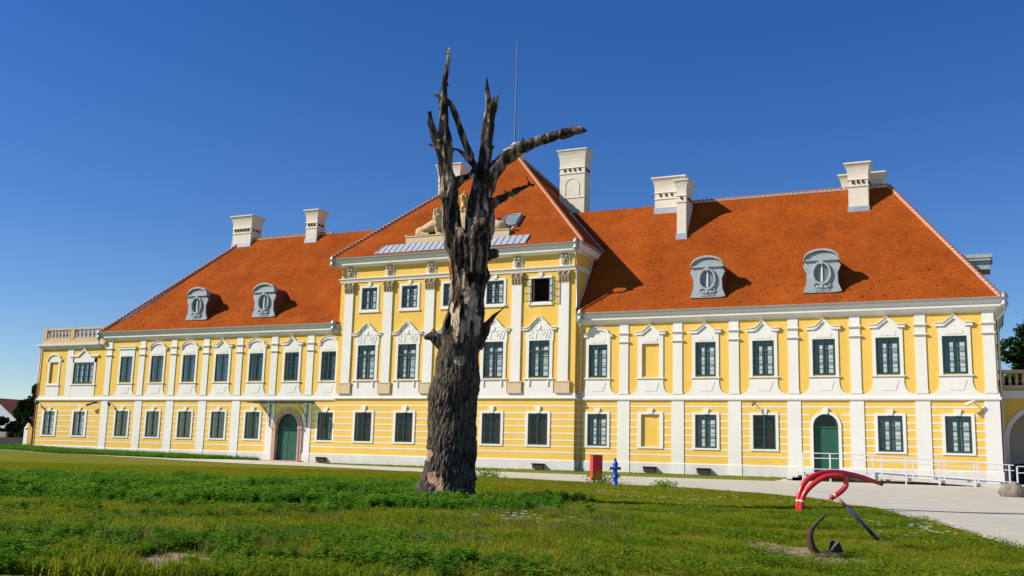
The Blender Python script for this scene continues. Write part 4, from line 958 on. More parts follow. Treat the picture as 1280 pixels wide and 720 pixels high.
def railing(y, xsp, xend, label):
    rl = thing('ramp_railing', label, 'railing', ((xsp[0]+xend)/2, y, 0), group='grey metal railings along the ramp')
    pm3 = {}
    for x in xsp:
        part('post', MB().box(x-.045, x+.045, y-.03, y+.03, zr(x)-.55, zr(x)+1.14), RAIL, rl)
    for dz in (1.16, .86, .20):
        pts = [(xsp[0], y, zr(xsp[0])+dz)]+([(-8.2, y, .42+dz)] if xsp[0] < -8.2 else [])+[(xend, y, zr(xend)+dz)]
        part('rail', MB().tube(pts, .026, 6), RAIL, rl)
    return rl
railing(-2.62, [-10.83, -9.2, -6.73, -4.88, -3.05, -1.17, .66], .9, 'outer grey railing of the ramp, nearer the road')
railing(-.85, [-8.1, -6.4, -4.6, -2.84, -1.01], .2, 'inner grey railing of the ramp, close to the white plinth')
rl = thing('end_railing', 'short railing running right from the foot of the ramp to the frame edge', 'railing', (3, -2.62, 0), group='grey metal railings along the ramp')
for x in (1.05, 3.4, 5.7, 8.0): part('post', MB().box(x-.045, x+.045, -2.65, -2.59, -.5, 1.06), RAIL, rl)
for dz in (1.08, .72): part('rail', MB().tube([(1.05, -2.62, dz), (8, -2.62, dz)], .026, 6), RAIL, rl)

# ------------------------------------------------------------------ arcade wing on the right
arc = thing('arcade_wing', 'low yellow arcaded wing with balustrade set back right of the manor', 'building', (8, 6, 0))
AXc, AHW = 2.75, 1.95; m_ = MB(); YA = 4.0
for k in range(3):
    cx_ = AXc+k*5.2
    m_.box(cx_-2.6 if k else .37, cx_-AHW, YA, YA+.6, -.4, 5.35); spandrel(m_, cx_, AHW, 2.75, AHW, 5.35, YA, YA+.6)
m_.box(AXc+10.4+AHW, 16, YA, YA+.6, -.4, 5.35); part('wall', m_, YEL, arc)
for k in range(3):
    m_ = MB(); arch_ring(m_, AXc+5.2*k, AHW-.02, AHW+.26, -.3, 2.75, YA-.06, YA+.55); part('arch_surround', m_, WHI, arc)
part('wall', MB().box(.4, 16, 8.5, 8.8, -.4, 5.8), WHI, arc); part('ceiling', MB().box(.4, 16, YA+.5, 8.6, 5.35, 5.5), WHI, arc)
part('string_course', MB().box(.38, 16, YA-.16, YA+.1, 5.352, 5.85), WHI, arc)
bl2 = part('balustrade', MB().box(.38, 16, YA-.05, YA+.3, 5.85, 6.2), SAND, arc); part('handrail', MB().box(.38, 16, YA-.10, YA+.34, 6.95, 7.18), SAND, bl2)
b2 = MB().lathe([(.10, 6.2), (.06, 6.27), (.12, 6.45), (.06, 6.75), (.1, 6.95)], 0, 0, 8).mesh('baluster', SAND, smooth=True)
for k in range(28): put('baluster', b2, bl2, (.65+k*.38, YA+.12, 0))

# ------------------------------------------------------------------ bin, hydrant, boulder
def oriented(name, label, cat, loc, rz): return thing(name, label, cat, loc, rz)
bx_, by_ = -17.04, -22.34; bz_ = float(gz(bx_, by_))
t = thing('utility_cabinet', 'narrow red metal cabinet on short legs beside the blue hydrant', 'cabinet', (bx_, by_, bz_), R(38))
def lp(name, mb, m, t, smooth=False): o = bpy.data.objects.new(name, mb.mesh(name, m, smooth=smooth)); COL.objects.link(o); o.parent = t; WL[o.name] = Vector(); return o
m_ = MB(); m_.box(-.235, .235, -.235, .235, .12, 1.27); b0 = lp('body', m_, RED, t)
lp('lid', MB().box(-.25, .25, -.25, .25, 1.272, 1.30), RED, t); lp('door', MB().box(-.205, .205, -.25, -.236, .17, 1.23), RED, t); lp('latch', MB().box(.13, .16, -.27, -.25, .68, .76), DARK, t)
for sx in (-1, 1):
    for sy in (-1, 1): lp('leg', MB().box(sx*.19-.02, sx*.19+.02, sy*.19-.02, sy*.19+.02, -.03, .13), RED, t)
hx, hy = -14.86, -25.81; hz = float(gz(hx, hy))
t = thing('fire_hydrant', 'blue painted fire hydrant standing at the grass edge beside the red cabinet', 'hydrant', (hx, hy, hz), yaw)
lp('barrel', MB().lathe([(.13, -.05), (.13, .04), (.105, .05), (.10, .32), (.115, .34), (.115, .38), (.10, .40), (.098, .74), (.125, .76), (.125, .80), (.11, .82), (.125, .90), (.11, .98), (.07, 1.03), (.055, 1.08)], 0, 0, 16), BLUE, t, True)
lp('spindle', MB().lathe([(.05, 1.07), (.05, 1.12), (.03, 1.13), (.03, 1.18)], 0, 0, 8), mat('hydrant_dark_cap', (.01, .03, .12), .5), t)
for sx in (-1, 1):
    o = lp('outlet', MB().tube([(sx*.06, 0, .74), (sx*.19, 0, .74)], [.06, .06], 10), BLUE, t, True); q = lp('outlet_cap', MB().tube([(sx*.185, 0, .74), (sx*.235, 0, .74)], [.075, .07], 8), mat('cap_grey', (.15, .17, .22), .5, metal=.4), t)
lp('side_valve', MB().tube([(.08, -.02, .42), (.17, -.04, .42)], [.07, .075], 10), BLUE, t, True)
m_ = MB(); ellipsoid(m_, (0, 0, .22), (.46, .38, .40), 20, 12)
rkm = remesh(m_, .035, ROCKM, 'boulder')
for v in rkm.vertices:
    p = Vector(v.co); n1 = mn.noise(p*2.2+Vector((3, 1, 2))); n2 = mn.noise(p*6); v.co += v.normal*(.10*n1+.03*n2)
    v.co.x *= 1.08
tag(put('boulder', rkm, None, (.56, -21.5, float(gz(.5, -21.5)))), 'rough beige boulder beside the end of the ramp railing', 'boulder')

# ------------------------------------------------------------------ sculpture: red pipes, blue pole, rusty anchor
CR = Vector((math.cos(yaw), math.sin(yaw), 0)); FH = Vector((-math.sin(yaw), math.cos(yaw), 0))
def loc_at(lat, dep): p = CAM+CR*lat+FH*dep; return (p.x, p.y, float(gz(p.x, p.y)))
def bez(pts, n=6):
    P = [Vector(p) for p in pts]; out = []
    for i in range(len(P)-1):
        a, b, c, d = P[max(i-1, 0)], P[i], P[i+1], P[min(i+2, len(P)-1)]
        for k in range(n):
            t_ = k/n; out.append(.5*((2*b)+(-a+c)*t_+(2*a-5*b+4*c-d)*t_*t_+(-a+3*b-3*c+d)*t_**3))
    return out+[P[-1]]
bl = loc_at(6.84, 24.); t = thing('red_pipe_sculpture', 'bent bright red pipes arching out of the grass at the road edge', 'sculpture', bl, yaw)
z0_ = .02-bl[2]-.3+.25
def PT(a, b, dy): k_ = 1+dy/24.; return (a*k_-6.84, dy, b*k_+.74-.74-bl[2]) if False else (a*k_-6.84, dy, (b-.74)*k_+.74-bl[2])
A_ = bez([PT(6.80, -.38, 0), PT(6.80, -.12, 0), PT(6.83, .10, .02), PT(6.93, .33, .05), PT(7.10, .50, .1), PT(7.38, .605, .2), PT(7.70, .635, .3), PT(8.07, .585, .42), PT(8.40, .50, .55), PT(8.72, .40, .65)])
B_ = bez([PT(6.86, -.34, -.15), PT(6.89, -.05, -.15), PT(6.985, .17, -.15), PT(7.20, .375, -.16), PT(7.44, .515, -.17), PT(7.72, .55, -.18), PT(7.88, .50, -.18), PT(7.93, .38, -.18), PT(7.90, .29, -.18), PT(7.76, .16, -.18), PT(7.56, .03, -.18)])
RP = mat('glossy_red_pipe', (.66, .02, .025), .3, (.5, .02, .02), 2, .7, spec=.6)
m_ = MB().tube(A_, [.062]*(len(A_)-8)+[.062-.003*i for i in range(8)], 14); lp('pipe', m_, RP, t, True)
lp('pipe', MB().tube(B_, .060, 14), RP, t, True)
lp('pipe_end', MB().tube([A_[-1]+(A_[-1]-A_[-2])*.0, A_[-1]+(A_[-1]-A_[-2]).normalized()*.07], [.047, .04], 10), mat('dull_purple_rubber', (.18, .02, .06), .7), t)
TAPE = mat('white_tape', (.8, .78, .75), .6)
for pth, i in ((A_, 8), (B_, 6), (B_, len(B_)-4)):
    d = (pth[i+1]-pth[i]).normalized(); lp('tape_band', MB().tube([pth[i]-d*.018, pth[i]+d*.018], .066, 14), TAPE, t)
lp('wire', MB().tube([B_[-1], B_[-1]+Vector((-.28, -.05, -.16)), B_[-1]+Vector((-.42, -.07, -.36))], .008, 5), DARK, t)
bl = loc_at(5.53, 15.3); t = thing('leaning_pole', 'dark blue pole with pale top end leaning out of the grass by the red pipes', 'pole', bl, yaw)
a, b = Vector((.03, 0, -.03)), Vector((-.57, .12, .62)); d = b-a
lp('shaft', MB().tube([a, a+d*.8], .026, 10), mat('navy_paint', (.010, .028, .07), .6, spec=.3), t, True); lp('tip', MB().tube([a+d*.8, b], [.026, .024], 10), mat('worn_wood_tip', (.42, .33, .22), .7, (.2, .15, .1), 20, .8), t, True)
lp('side_strip', MB().tube([a+Vector((.028, -.01, 0)), a+d*.78+Vector((.028, -.01, 0))], .012, 6), mat('pale_edge', (.10, .14, .22), .6), t)
bl = loc_at(3.68, 12.15); t = thing('rusty_anchor', 'rusty iron anchor fluke with one curved arm half sunk in bare soil', 'anchor', bl, yaw)
Q = lambda a, b, dy=0: Vector((a-3.68, dy, b+.27))
arm = bez([Q(3.72, -.28), Q(3.62, -.20), Q(3.575, -.08), Q(3.59, .04), Q(3.66, .13), Q(3.77, .225)], 5)
lp('arm', MB().tube(arm, [.045+.0*i for i in range(8)]+[.045-.034*i/(len(arm)-9) for i in range(len(arm)-8)], 8), RUST, t, True)
m_ = MB(); ellipsoid(m_, (.10, 0, .0), (.24, .16, .075), 14, 8); lp('crown', m_, RUST, t, True)
m_ = MB(); m_.add([(.10, -.02, .06), (.22, -.04, .19), (.15, .06, .20), (.27, .05, .15), (.28, .0, .07), (.12, .09, .05)], [(0, 1, 2), (0, 2, 5), (1, 3, 2), (1, 4, 3), (0, 4, 1), (0, 5, 4), (2, 3, 5), (5, 3, 4)]); lp('fluke', m_, DARK, t)

# ------------------------------------------------------------------ dead tree
TREE = thing('dead_tree', 'tall dead oak with thick dark trunk and broken bare limbs in front of the manor', 'tree', (-11.86, -46.24, -.30), yaw)
TP = {
'trunk': [(-0.01, -0.35, 0.80), (-0.0, 0.09, 0.70), (0.04, 0.5, 0.635), (0.07, 0.88, 0.605), (0.09, 1.26, 0.595), (0.08, 1.64, 0.585), (0.1, 2.02, 0.572), (0.1, 2.4, 0.600), (0.16, 2.79, 0.575), (0.16, 3.18, 0.534), (0.19, 3.57, 0.514), (0.25, 3.96, 0.524), (0.31, 4.36, 0.49), (0.35, 4.75, 0.44), (0.35, 5.15, 0.42), (0.36, 5.55, 0.465), (0.36, 5.95, 0.49), (0.32, 6.30, 0.46), (.30, 6.5, .40)],
'limbL': [(0.17, 5.9, 0.30), (0.0, 6.4, 0.285), (-0.11, 6.81, 0.245), (-0.15, 7.2, 0.235), (-0.19, 7.61, 0.215), (-0.27, 8.0, 0.185), (-0.33, 8.42, 0.195), (-0.36, 8.71, 0.19), (-0.36, 9.13, 0.155), (-0.4, 9.51, 0.118), (-0.4, 9.99, 0.095), (-0.41, 10.34, 0.074), (-0.36, 10.74, 0.07), (-0.33, 11.02, 0.045), (-0.33, 11.24, 0.015)],
'dark': [(-0.34, 8.42, 0.14), (-0.49, 8.68, 0.12), (-0.62, 8.97, 0.10), (-0.71, 9.27, 0.085), (-0.75, 9.56, 0.055)],
'stubl': [(-0.39, 9.87, 0.075), (-0.54, 9.99, 0.055), (-0.64, 10.05, 0.035)],
'thin': [(-0.36, 9.97, 0.045), (-0.2, 9.77, 0.066), (-0.12, 9.56, 0.074), (-0.03, 9.35, 0.076), (0.06, 9.12, 0.083), (0.19, 8.79, 0.085), (0.32, 8.54, 0.095), (0.50, 8.15, 0.12)],
'arc': [(-0.2, 8.67, 0.05), (0.02, 8.66, 0.048), (0.16, 8.56, 0.055), (0.35, 8.35, 0.058)],
'paleL': [(-0.45, 8.66, 0.05), (-0.65, 8.76, 0.038), (-0.79, 8.8, 0.02)],
'rightstem': [(0.48, 5.95, 0.37), (0.55, 6.57, 0.36), (0.58, 6.98, 0.33), (0.6, 7.39, 0.30), (0.62, 7.7, 0.275), (0.62, 8.05, 0.225), (0.65, 8.42, 0.188), (0.68, 8.72, 0.172), (0.7, 9.12, 0.16), (0.74, 9.54, 0.144), (0.79, 9.86, 0.14), (0.86, 10.03, 0.095), (0.94, 10.25, 0.025)],
'center2': [(0.73, 9.69, 0.085), (0.69, 10.11, 0.07), (0.66, 10.43, 0.058), (0.64, 10.79, 0.018)],
'bigright': [(0.64, 7.55, 0.21), (0.79, 7.90, 0.205), (0.96, 8.18, 0.20), (1.25, 8.5, 0.178), (1.55, 8.7, 0.158), (1.87, 8.83, 0.132), (2.17, 8.94, 0.122), (2.59, 9.06, 0.138), (2.85, 9.1, 0.13), (3.03, 9.12, 0.09), (3.19, 9.1, 0.025)],
'twig': [(1.63, 8.79, 0.045), (1.59, 8.99, 0.02)],
'lowright': [(0.60, 6.98, 0.19), (0.83, 7.25, 0.135), (0.96, 7.39, 0.112), (1.28, 7.59, 0.085), (1.61, 7.79, 0.066), (1.95, 7.94, 0.018)],
'frontstub': [(0.15, 6.05, 0.18), (0.32, 6.27, 0.175), (0.53, 6.49, 0.165), (0.72, 6.65, 0.165), (0.84, 6.72, 0.12)],
'flatstub': [(0.60, 5.90, 0.18), (0.86, 6.03, 0.136), (1.06, 6.07, 0.11)],
'bump': [(0.60, 5.30, 0.18), (0.66, 5.46, 0.24), (0.62, 5.7, 0.18)],
'spike': [(0.56, 3.70, 0.24), (0.76, 4.08, 0.17), (0.89, 4.30, 0.085), (1.05, 4.49, 0.05), (1.31, 4.74, 0.012)],
'stubleft': [(-0.10, 3.65, 0.19), (-0.34, 3.85, 0.155), (-0.5, 3.92, 0.12), (-0.66, 3.87, 0.05)],
'stubleft2': [(-0.34, 3.85, 0.10), (-0.46, 4.10, 0.045)],
'broken': [(-0.09, 7.68, 0.136), (0.05, 7.87, 0.112), (0.2, 7.95, 0.078), (0.32, 8.08, 0.05), (0.35, 8.21, 0.025)],
'gapfill': [(0.28, 6.0, 0.33), (0.27, 6.44, 0.20)],
'burl': [(0.50, 0.5, 0.22), (0.46, 1.27, 0.20), (0.44, 1.84, 0.17)],
'footL': [(-0.30, 0.60, 0.26), (-0.50, 0.15, 0.24), (-0.66, -0.22, 0.24)],
'footR': [(0.40, 0.60, 0.26), (0.50, 0.11, 0.24), (0.62, -0.25, 0.24)],
}
DY = {'limbL': (0, -.25), 'dark': (-.1, -.3), 'thin': (-.2, .15), 'arc': (-.05, .15), 'rightstem': (.05, .3), 'center2': (.28, .4), 'bigright': (.1, -.5), 'lowright': (0, .35), 'frontstub': (-.18, -.62), 'flatstub': (0, .1), 'spike': (-.02, -.10), 'stubleft': (-.1, -.2), 'stubleft2': (-.15, -.15), 'broken': (-.1, .1), 'stubl': (-.18, -.25), 'paleL': (-.1, 0), 'burl': (-.25, -.25), 'twig': (-.2, -.2), 'footL': (-.1, -.2), 'footR': (-.15, -.3)}
def tree_tube(mb, key, seed):
    P = TP[key]; d0, d1 = DY.get(key, (0, 0)); pts = []; rad = []
    n_ = len(P); q = random.Random(seed)
    raw = [Vector((a, d0+(d1-d0)*i/(n_-1), b)) for i, (a, b, c) in enumerate(P)]; rr_ = [c for a, b, c in P]
    for i in range(n_-1):
        L_ = (raw[i+1]-raw[i]).length; k_ = max(2, int(L_/.09))
        for j in range(k_):
            t_ = j/k_; p = raw[i].lerp(raw[i+1], t_); r_ = rr_[i]+(rr_[i+1]-rr_[i])*t_
            w_ = mn.noise_vector(p*2.5+Vector((seed, 0, 0)))*min(.05, r_*.25); pts.append(p+Vector(w_)); rad.append(r_*(1+(.035 if key == 'trunk' else .12)*mn.noise(p*(2 if key == 'trunk' else 5)+Vector((0, seed, 0)))))
    pts.append(raw[-1]); rad.append(rr_[-1]); mb.tube(pts, rad, 20)
def ridge(v): return 1-abs(v)*2
PATCH = [(.10, 4.25, .09, .42), (.28, 4.02, .07, .28), (.62, 4.25, .09, .30), (-.03, 4.5, .05, .35), (.42, 4.25, .05, .35), (.22, 5.3, .05, .35), (.23, 3.33, .17, .12), (-.46, 1.09, .16, .15), (-.34, .60, .10, .16), (-.16, .34, .14, .26), (.50, 4.72, .13, .42), (.34, 5.0, .07, .3)]
def bark_mesh(keys, name, voxel, seed, decay_all=False, label=None):
    rmax = max(r_[2] for k in keys for r_ in TP[k])
    def thick(z):
        if name == 'trunk': return 1.
        if name == 'broken_stub': return .32
        return .6 if z < 7.6 and rmax > .25 else (.38 if z < 8.6 else .28)
    mb = MB()
    for i, k in enumerate(keys): tree_tube(mb, k, seed+i)
    q = random.Random(seed+5)
    if name == 'limb':
        base_v = list(mb.v)
        for j in range(int(26*(1 if rmax > .25 else .45))):
            p = Vector(base_v[q.randrange(len(base_v))]); c_ = Vector((q.uniform(-1, 1), q.uniform(-1, .6), q.uniform(-.2, 1))).normalized(); r_ = q.uniform(.012, .035)
            L_ = q.uniform(.04, .16)*(1.0 if q.random() < .8 else 1.6)
            mb.tube([p-c_*.05, p+c_*L_*.5, p+c_*L_+Vector((0, 0, L_*.4))], [r_*1.6, r_, r_*.35], 6)
    me_ = remesh(mb, voxel, BARK, name); n_ = len(me_.vertices)
    co = np.empty(n_*3, 'f'); no = np.empty(n_*3, 'f'); me_.vertices.foreach_get('co', co); me_.vertices.foreach_get('normal', no); co = co.reshape(-1, 3); no = no.reshape(-1, 3)
    colr = np.ones((n_, 4), 'f'); out = co.copy(); nz = mn.noise
    for i in range(n_):
        x, y, z = map(float, co[i])
        wx = x+.05*nz(Vector((x*3, y*3, z*1.3))); wy = y+.05*nz(Vector((x*3+9, y*3, z*1.3)))
        dz = .5+.5*math.tanh((z-3.95+.5*nz(Vector((x*4, y*4, 0))))*7)            # decayed wood above
        if decay_all: dz = 1.
        a = b = c = rr2 = 0.; bark = 0.
        lowf = nz(Vector((x*1.6, y*1.6, z*.9+3)))
        if dz < .995:
            sh = .22*math.sin(z*1.9)+.35*z*.3
            ds, _p = mn.voronoi(Vector(((wx-z*.10+sh*.2)*16, wy*16, z*3.6+.5*nz(Vector((x*5, y*5, z*3))))))
            a = min(1., (ds[1]-ds[0])*2.4); b = nz(Vector((wx*26, wy*26, z*9+5)))
            rr2 = ridge(nz(Vector(((wx-z*.10+sh*.2)*9, wy*9, z*1.6)))); bark = .020*(a-.6)+.022*(rr2-.5)+.010*b+.026*lowf
        st = dec = hol = 0.
        if dz > .005:
            st = nz(Vector((wx*8+z*.3, wy*8+7, z*.8))); s2 = ridge(nz(Vector((wx*19, wy*19, z*2.4+2)))); hol = max(0, nz(Vector((wx*5+4, wy*5, z*1.6+8)))-.20)
            dec = .060*st+.022*(s2-.5)+.02*lowf-.30*hol+.008*nz(Vector((x*40, y*40, z*14)))
        d = (bark*(1-dz)+dec*dz)*thick(z)
        pale = 0.
        if name == 'trunk' and y < .1:
            for pxx, pzz, pw, phh in PATCH:
                e = ((x-pxx)/pw)**2+((z-pzz)/phh)**2+.9*nz(Vector((x*7, 0, z*7)))
                if e < 1: pale = 1.
        if pale: d = -.03+.3*d
        out[i] = co[i]+no[i]*d
        # dark furrowed bark, grey and reddish rotten wood; shade of cracks and hollows painted in
        if pale: col = (.42, .28, .19) if z < 3.0 else (.62, .47, .34)
        else:
            f_ = max(0., min(1., a*.55+.35*rr2+.35*b)); bk = (.032+.175*f_, .026+.140*f_, .020+.108*f_)
            q = nz(Vector((wx*5, wy*5, z*1.1+11))); q2 = nz(Vector((x*13, y*13, z*3)))
            w_ = max(0., min(1., .22+1.7*st+1.3*q2))
            wd = (.040+.50*w_, .031+.39*w_, .023+.29*w_)
            if q > .16 and z < 5.8: wd = (.15+.16*w_, .060+.085*w_, .030+.04*w_)
            if hol > 0: wd = (.018, .013, .01)
            if decay_all is False and z > 5.9 or nz(Vector((x*3.2+2, y*3.2, z*2.0))) > .10 or x > .52 and z < 6: wd = tuple(.35*u+.65*v for u, v in zip(wd, (.05+.16*w_, .04+.125*w_, .031+.095*w_)))
            col = tuple(bk[j]*(1-dz)+wd[j]*dz for j in range(3))
        colr[i, :3] = col
    me_.vertices.foreach_set('co', out.ravel().astype('f'))
    ca = me_.color_attributes.new('wood', 'FLOAT_COLOR', 'POINT'); ca.data.foreach_set('color', colr.ravel())
    me_.update(); me_.shade_smooth()
    o = bpy.data.objects.new(name, me_); COL.objects.link(o); o.parent = TREE
    if label: o['label'] = label
    return o
bark_mesh(['trunk', 'bump', 'gapfill', 'burl', 'footL', 'footR'], 'trunk', .0155, 1)
bark_mesh(['limbL', 'dark', 'stubl', 'paleL', 'thin', 'arc', 'broken'], 'limb', .0155, 20, True, 'left limb ending in the highest thin spike')
bark_mesh(['rightstem', 'center2'], 'limb', .0155, 40, True, 'upright central limb with a double broken tip')
bark_mesh(['bigright', 'twig'], 'limb', .0155, 50, False, 'long limb stretching far to the right')
bark_mesh(['lowright'], 'limb', .018, 60, False, 'thin curved limb below the long right one')
bark_mesh(['frontstub'], 'broken_stub', .02, 70); bark_mesh(['flatstub'], 'broken_stub', .02, 71)
bark_mesh(['spike'], 'broken_stub', .018, 72, False, 'pointed splinter on the right side'); bark_mesh(['stubleft', 'stubleft2'], 'broken_stub', .018, 73, False, 'short gnarled stub on the left side')

# ------------------------------------------------------------------ vegetation
def leafy_tree(name, label, loc, h, rad, trunk_h, leafm, n_leaf, seed, cone=False, size=.22):
    t = thing(name, label, 'tree', loc); q = np.random.RandomState(seed); b = MB()
    b.tube([(0, 0, -.4), (.05, 0, trunk_h*.6), (0, .05, h*.55), (0, 0, h*.85)], [.22, .17, .10, .03], 8)
    for k in range(7):
        a = q.uniform(0, 6.28); z = trunk_h+(h-trunk_h)*k/8; b.tube([(0, 0, z), (math.cos(a)*rad*.5, math.sin(a)*rad*.5, z+.5), (math.cos(a)*rad*.8, math.sin(a)*rad*.8, z+.7)], [.07, .045, .02], 5)
    lp('trunk', b, mat('tree_bark_brown', (.10, .075, .05), .95), t)
    cl = []
    for k in range(60):
        z = trunk_h*.6+(h-trunk_h*.6)*q.uniform(0, 1); f_ = (z-trunk_h*.6)/(h-trunk_h*.6)
        rr_ = rad*(1-f_)**.8 if cone else rad*math.sqrt(max(.05, 1-(2*f_-1)**2))
        a = q.uniform(0, 6.28); r_ = rr_*q.uniform(.35, 1)
        cl.append((r_*math.cos(a), r_*math.sin(a), z, q.uniform(.25, .5)*rad*.55))
    c = np.array(cl)[q.randint(0, 60, n_leaf)]; d = q.normal(size=(n_leaf, 3)); d /= np.linalg.norm(d, axis=1)[:, None]
    ctr = c[:, :3]+d*(c[:, 3]*q.uniform(.5, 1, n_leaf))[:, None]
    leaf_cards('crown', ctr, size, leafm, t, q)
    return t
def leaf_cards(name, ctr, size, m, parent, q):
    n_ = len(ctr); a = q.normal(size=(n_, 3)); a /= np.linalg.norm(a, axis=1)[:, None]; b = np.cross(a, q.normal(size=(n_, 3))); b /= np.linalg.norm(b, axis=1)[:, None]
    s = size*q.uniform(.5, 1.2, n_)[:, None]; v = np.stack([ctr-a*s, ctr-b*s*.5, ctr+a*s, ctr+b*s*.5], 1).reshape(-1, 3)
    me_ = bpy.data.meshes.new(name); me_.from_pydata(v.tolist(), [], np.arange(n_*4).reshape(-1, 4).tolist()); me_.materials.append(m)
    o = bpy.data.objects.new(name, me_); COL.objects.link(o); o.parent = parent; return o
DK = leaf_mat('dark_conifer_leaf', (.012, .028, .010), (.030, .055, .018), None, .8, .15)
GRl = leaf_mat('broad_green_leaf', (.020, .050, .012), (.05, .10, .02), None, .8, .3)
leafy_tree('conifer_tree', 'dark conifer directly left of the manor corner, the tallest there', (-91.6, 8, .6), 6.3, 2.3, .5, DK, 12000, 1, True, .20)
leafy_tree('conifer_tree', 'dark bushy conifer in the middle of the left edge group', (-94.9, 9, .6), 4.7, 2.0, .3, DK, 9000, 2, True, .20)
leafy_tree('bushy_tree', 'low dark bush tree nearest to the house at the left edge', (-97.0, 9, .6), 2.9, 2.0, .2, DK, 8000, 3, False, .20)
leafy_tree('garden_tree', 'large dark green tree behind the arcade wing at the right edge', (4.6, 17, 0), 11.6, 4.4, 3, GRl, 16000, 4, False, .26)
leafy_tree('garden_tree', 'second dark green tree behind the arcade, further right', (11.5, 19, 0), 11.2, 4.6, 3, GRl, 12000, 5, False, .26)
# house at the left edge
hs = thing('village_house', 'small pale house with red tiled gable roof at the left edge', 'house', (-124, 31, 0))
m_ = MB(); m_.box(-130, -118.3, 28, 36, -.5, 3.5); m_.prism([(-130, 3.5), (-118.3, 3.5), (-124.1, 6.9)], 28, 36); part('wall', m_, mat('shade_blue_white_render', (.50, .55, .66), .9), hs)  # white wall, with the blue of its shade put into the colour
m_ = MB(); m_.add([(-130.4, 27.8, 3.4), (-130.4, 36.4, 3.4), (-124.1, 36.4, 7.1), (-124.1, 27.8, 7.1), (-117.9, 27.8, 3.4), (-117.9, 36.4, 3.4)], [(0, 3, 2, 1), (4, 5, 2, 3)]); part('roof', m_, mat('far_red_roof', (.28, .075, .04), .9), hs)
hs2 = thing('outbuilding', 'lower outbuilding with red roof just right of the small pale house', 'building', (-116, 40, 0))
part('wall', MB().box(-134, -118, 38, 44, -.5, 4.0), mat('shade_blue_white_render', (.50, .55, .66)), hs2)
m_ = MB(); m_.add([(-134.5, 37.6, 3.9), (-117.5, 37.6, 3.9), (-117.5, 44.4, 3.9), (-134.5, 44.4, 3.9), (-133, 41, 6.9), (-119, 41, 6.9)], [(0, 1, 5, 4), (1, 2, 5), (2, 3, 4, 5), (3, 0, 4), (0, 3, 2, 1)]); part('roof', m_, mat('far_red_roof', (.28, .075, .04)), hs2)
gw = thing('garden_wall', 'grey stone garden wall below the house at the left edge', 'wall', (-98, 6, 0))
for k in range(10): part('panel', MB().box(-105+k*1.2, -105+k*1.2+1.14, 5.8, 6.1, .2, 2.1-.05*(k % 3)), mat('garden_wall_stone', (.32, .28, .22), .95, (.2, .17, .13), 2, .9, .4, 8), gw)
gp = thing('gate_pillar', 'white gate pillar with rounded cap beside the left corner of the manor', 'pillar', (-84.2, 1.2, .5))
part('shaft', MB().box(-84.45, -83.95, .95, 1.45, .3, 2.35), WHI, gp); part('cap', MB().lathe([(.34, 2.35), (.36, 2.45), (.2, 2.62), (.18, 2.75), (.05, 2.9)], -84.2, 1.2, 10), WHI, gp)
dg_ = thing('dark_gate', 'dark timber gate between the white pillar and the conifers', 'gate', (-88, 2.2, .5))
for k in range(14): part('board', MB().box(-90.9+k*.44, -90.9+k*.44+.40, 2.2, 2.25, .4, 1.5), DARK, dg_)
hd = np.random.RandomState(9)
hc = np.stack([hd.uniform(.9, 14, 9000), hd.uniform(2.2, 3.4, 9000), hd.uniform(-.1, 1.25, 9000)], 1)
o = leaf_cards('hedge', hc, .10, DK, None, hd); tag(o, 'dark clipped hedge under the arches of the low right wing', 'hedge')

# scatter -----------------------------------------------------------
def scatter(name, pts, rotz, scl, variants, m, label, cat):
    me_ = bpy.data.meshes.new(name); me_.vertices.add(len(pts)); me_.vertices.foreach_set('co', np.asarray(pts, 'f').ravel())
    for an, ty, dat in (('rz', 'FLOAT', rotz), ('sc', 'FLOAT', scl)):
        at = me_.attributes.new(an, ty, 'POINT'); at.data.foreach_set('value', np.asarray(dat, 'f'))
    o = bpy.data.objects.new(name, me_); COL.objects.link(o)
    ng = bpy.data.node_groups.new(name, 'GeometryNodeTree'); ng.interface.new_socket('Geometry', in_out='INPUT', socket_type='NodeSocketGeometry'); ng.interface.new_socket('Geometry', in_out='OUTPUT', socket_type='NodeSocketGeometry')
    N = ng.nodes; gi = N.new('NodeGroupInput'); go = N.new('NodeGroupOutput'); ip = N.new('GeometryNodeInstanceOnPoints'); g2 = N.new('GeometryNodeGeometryToInstance')
    for v in reversed(variants):
        oi = N.new('GeometryNodeObjectInfo'); oi.inputs[0].default_value = v; ng.links.new(oi.outputs['Geometry'], g2.inputs[0])
    a1 = N.new('GeometryNodeInputNamedAttribute'); a1.data_type = 'FLOAT'; a1.inputs[0].default_value = 'rz'; a2 = N.new('GeometryNodeInputNamedAttribute'); a2.data_type = 'FLOAT'; a2.inputs[0].default_value = 'sc'
    cx_ = N.new('ShaderNodeCombineXYZ'); ng.links.new(a1.outputs[0], cx_.inputs[2])
    ng.links.new(gi.outputs[0], ip.inputs['Points']); ng.links.new(g2.outputs[0], ip.inputs['Instance']); ip.inputs['Pick Instance'].default_value = True
    ng.links.new(cx_.outputs[0], ip.inputs['Rotation']); ng.links.new(a2.outputs[0], ip.inputs['Scale']); ng.links.new(ip.outputs[0], go.inputs[0])
    md = o.modifiers.new('scatter', 'NODES'); md.node_group = ng
    o['kind'] = 'stuff'; o['label'] = label; o['category'] = cat
    return o
def variant(mk, n_, m, nm):
    out = []
    for i in range(n_):
        mb = mk(random.Random(i*7+1)); me_ = bpy.data.meshes.new(nm); me_.from_pydata(mb.v, [], mb.f); me_.materials.append(m); out.append(bpy.data.objects.new(nm, me_))
    return out
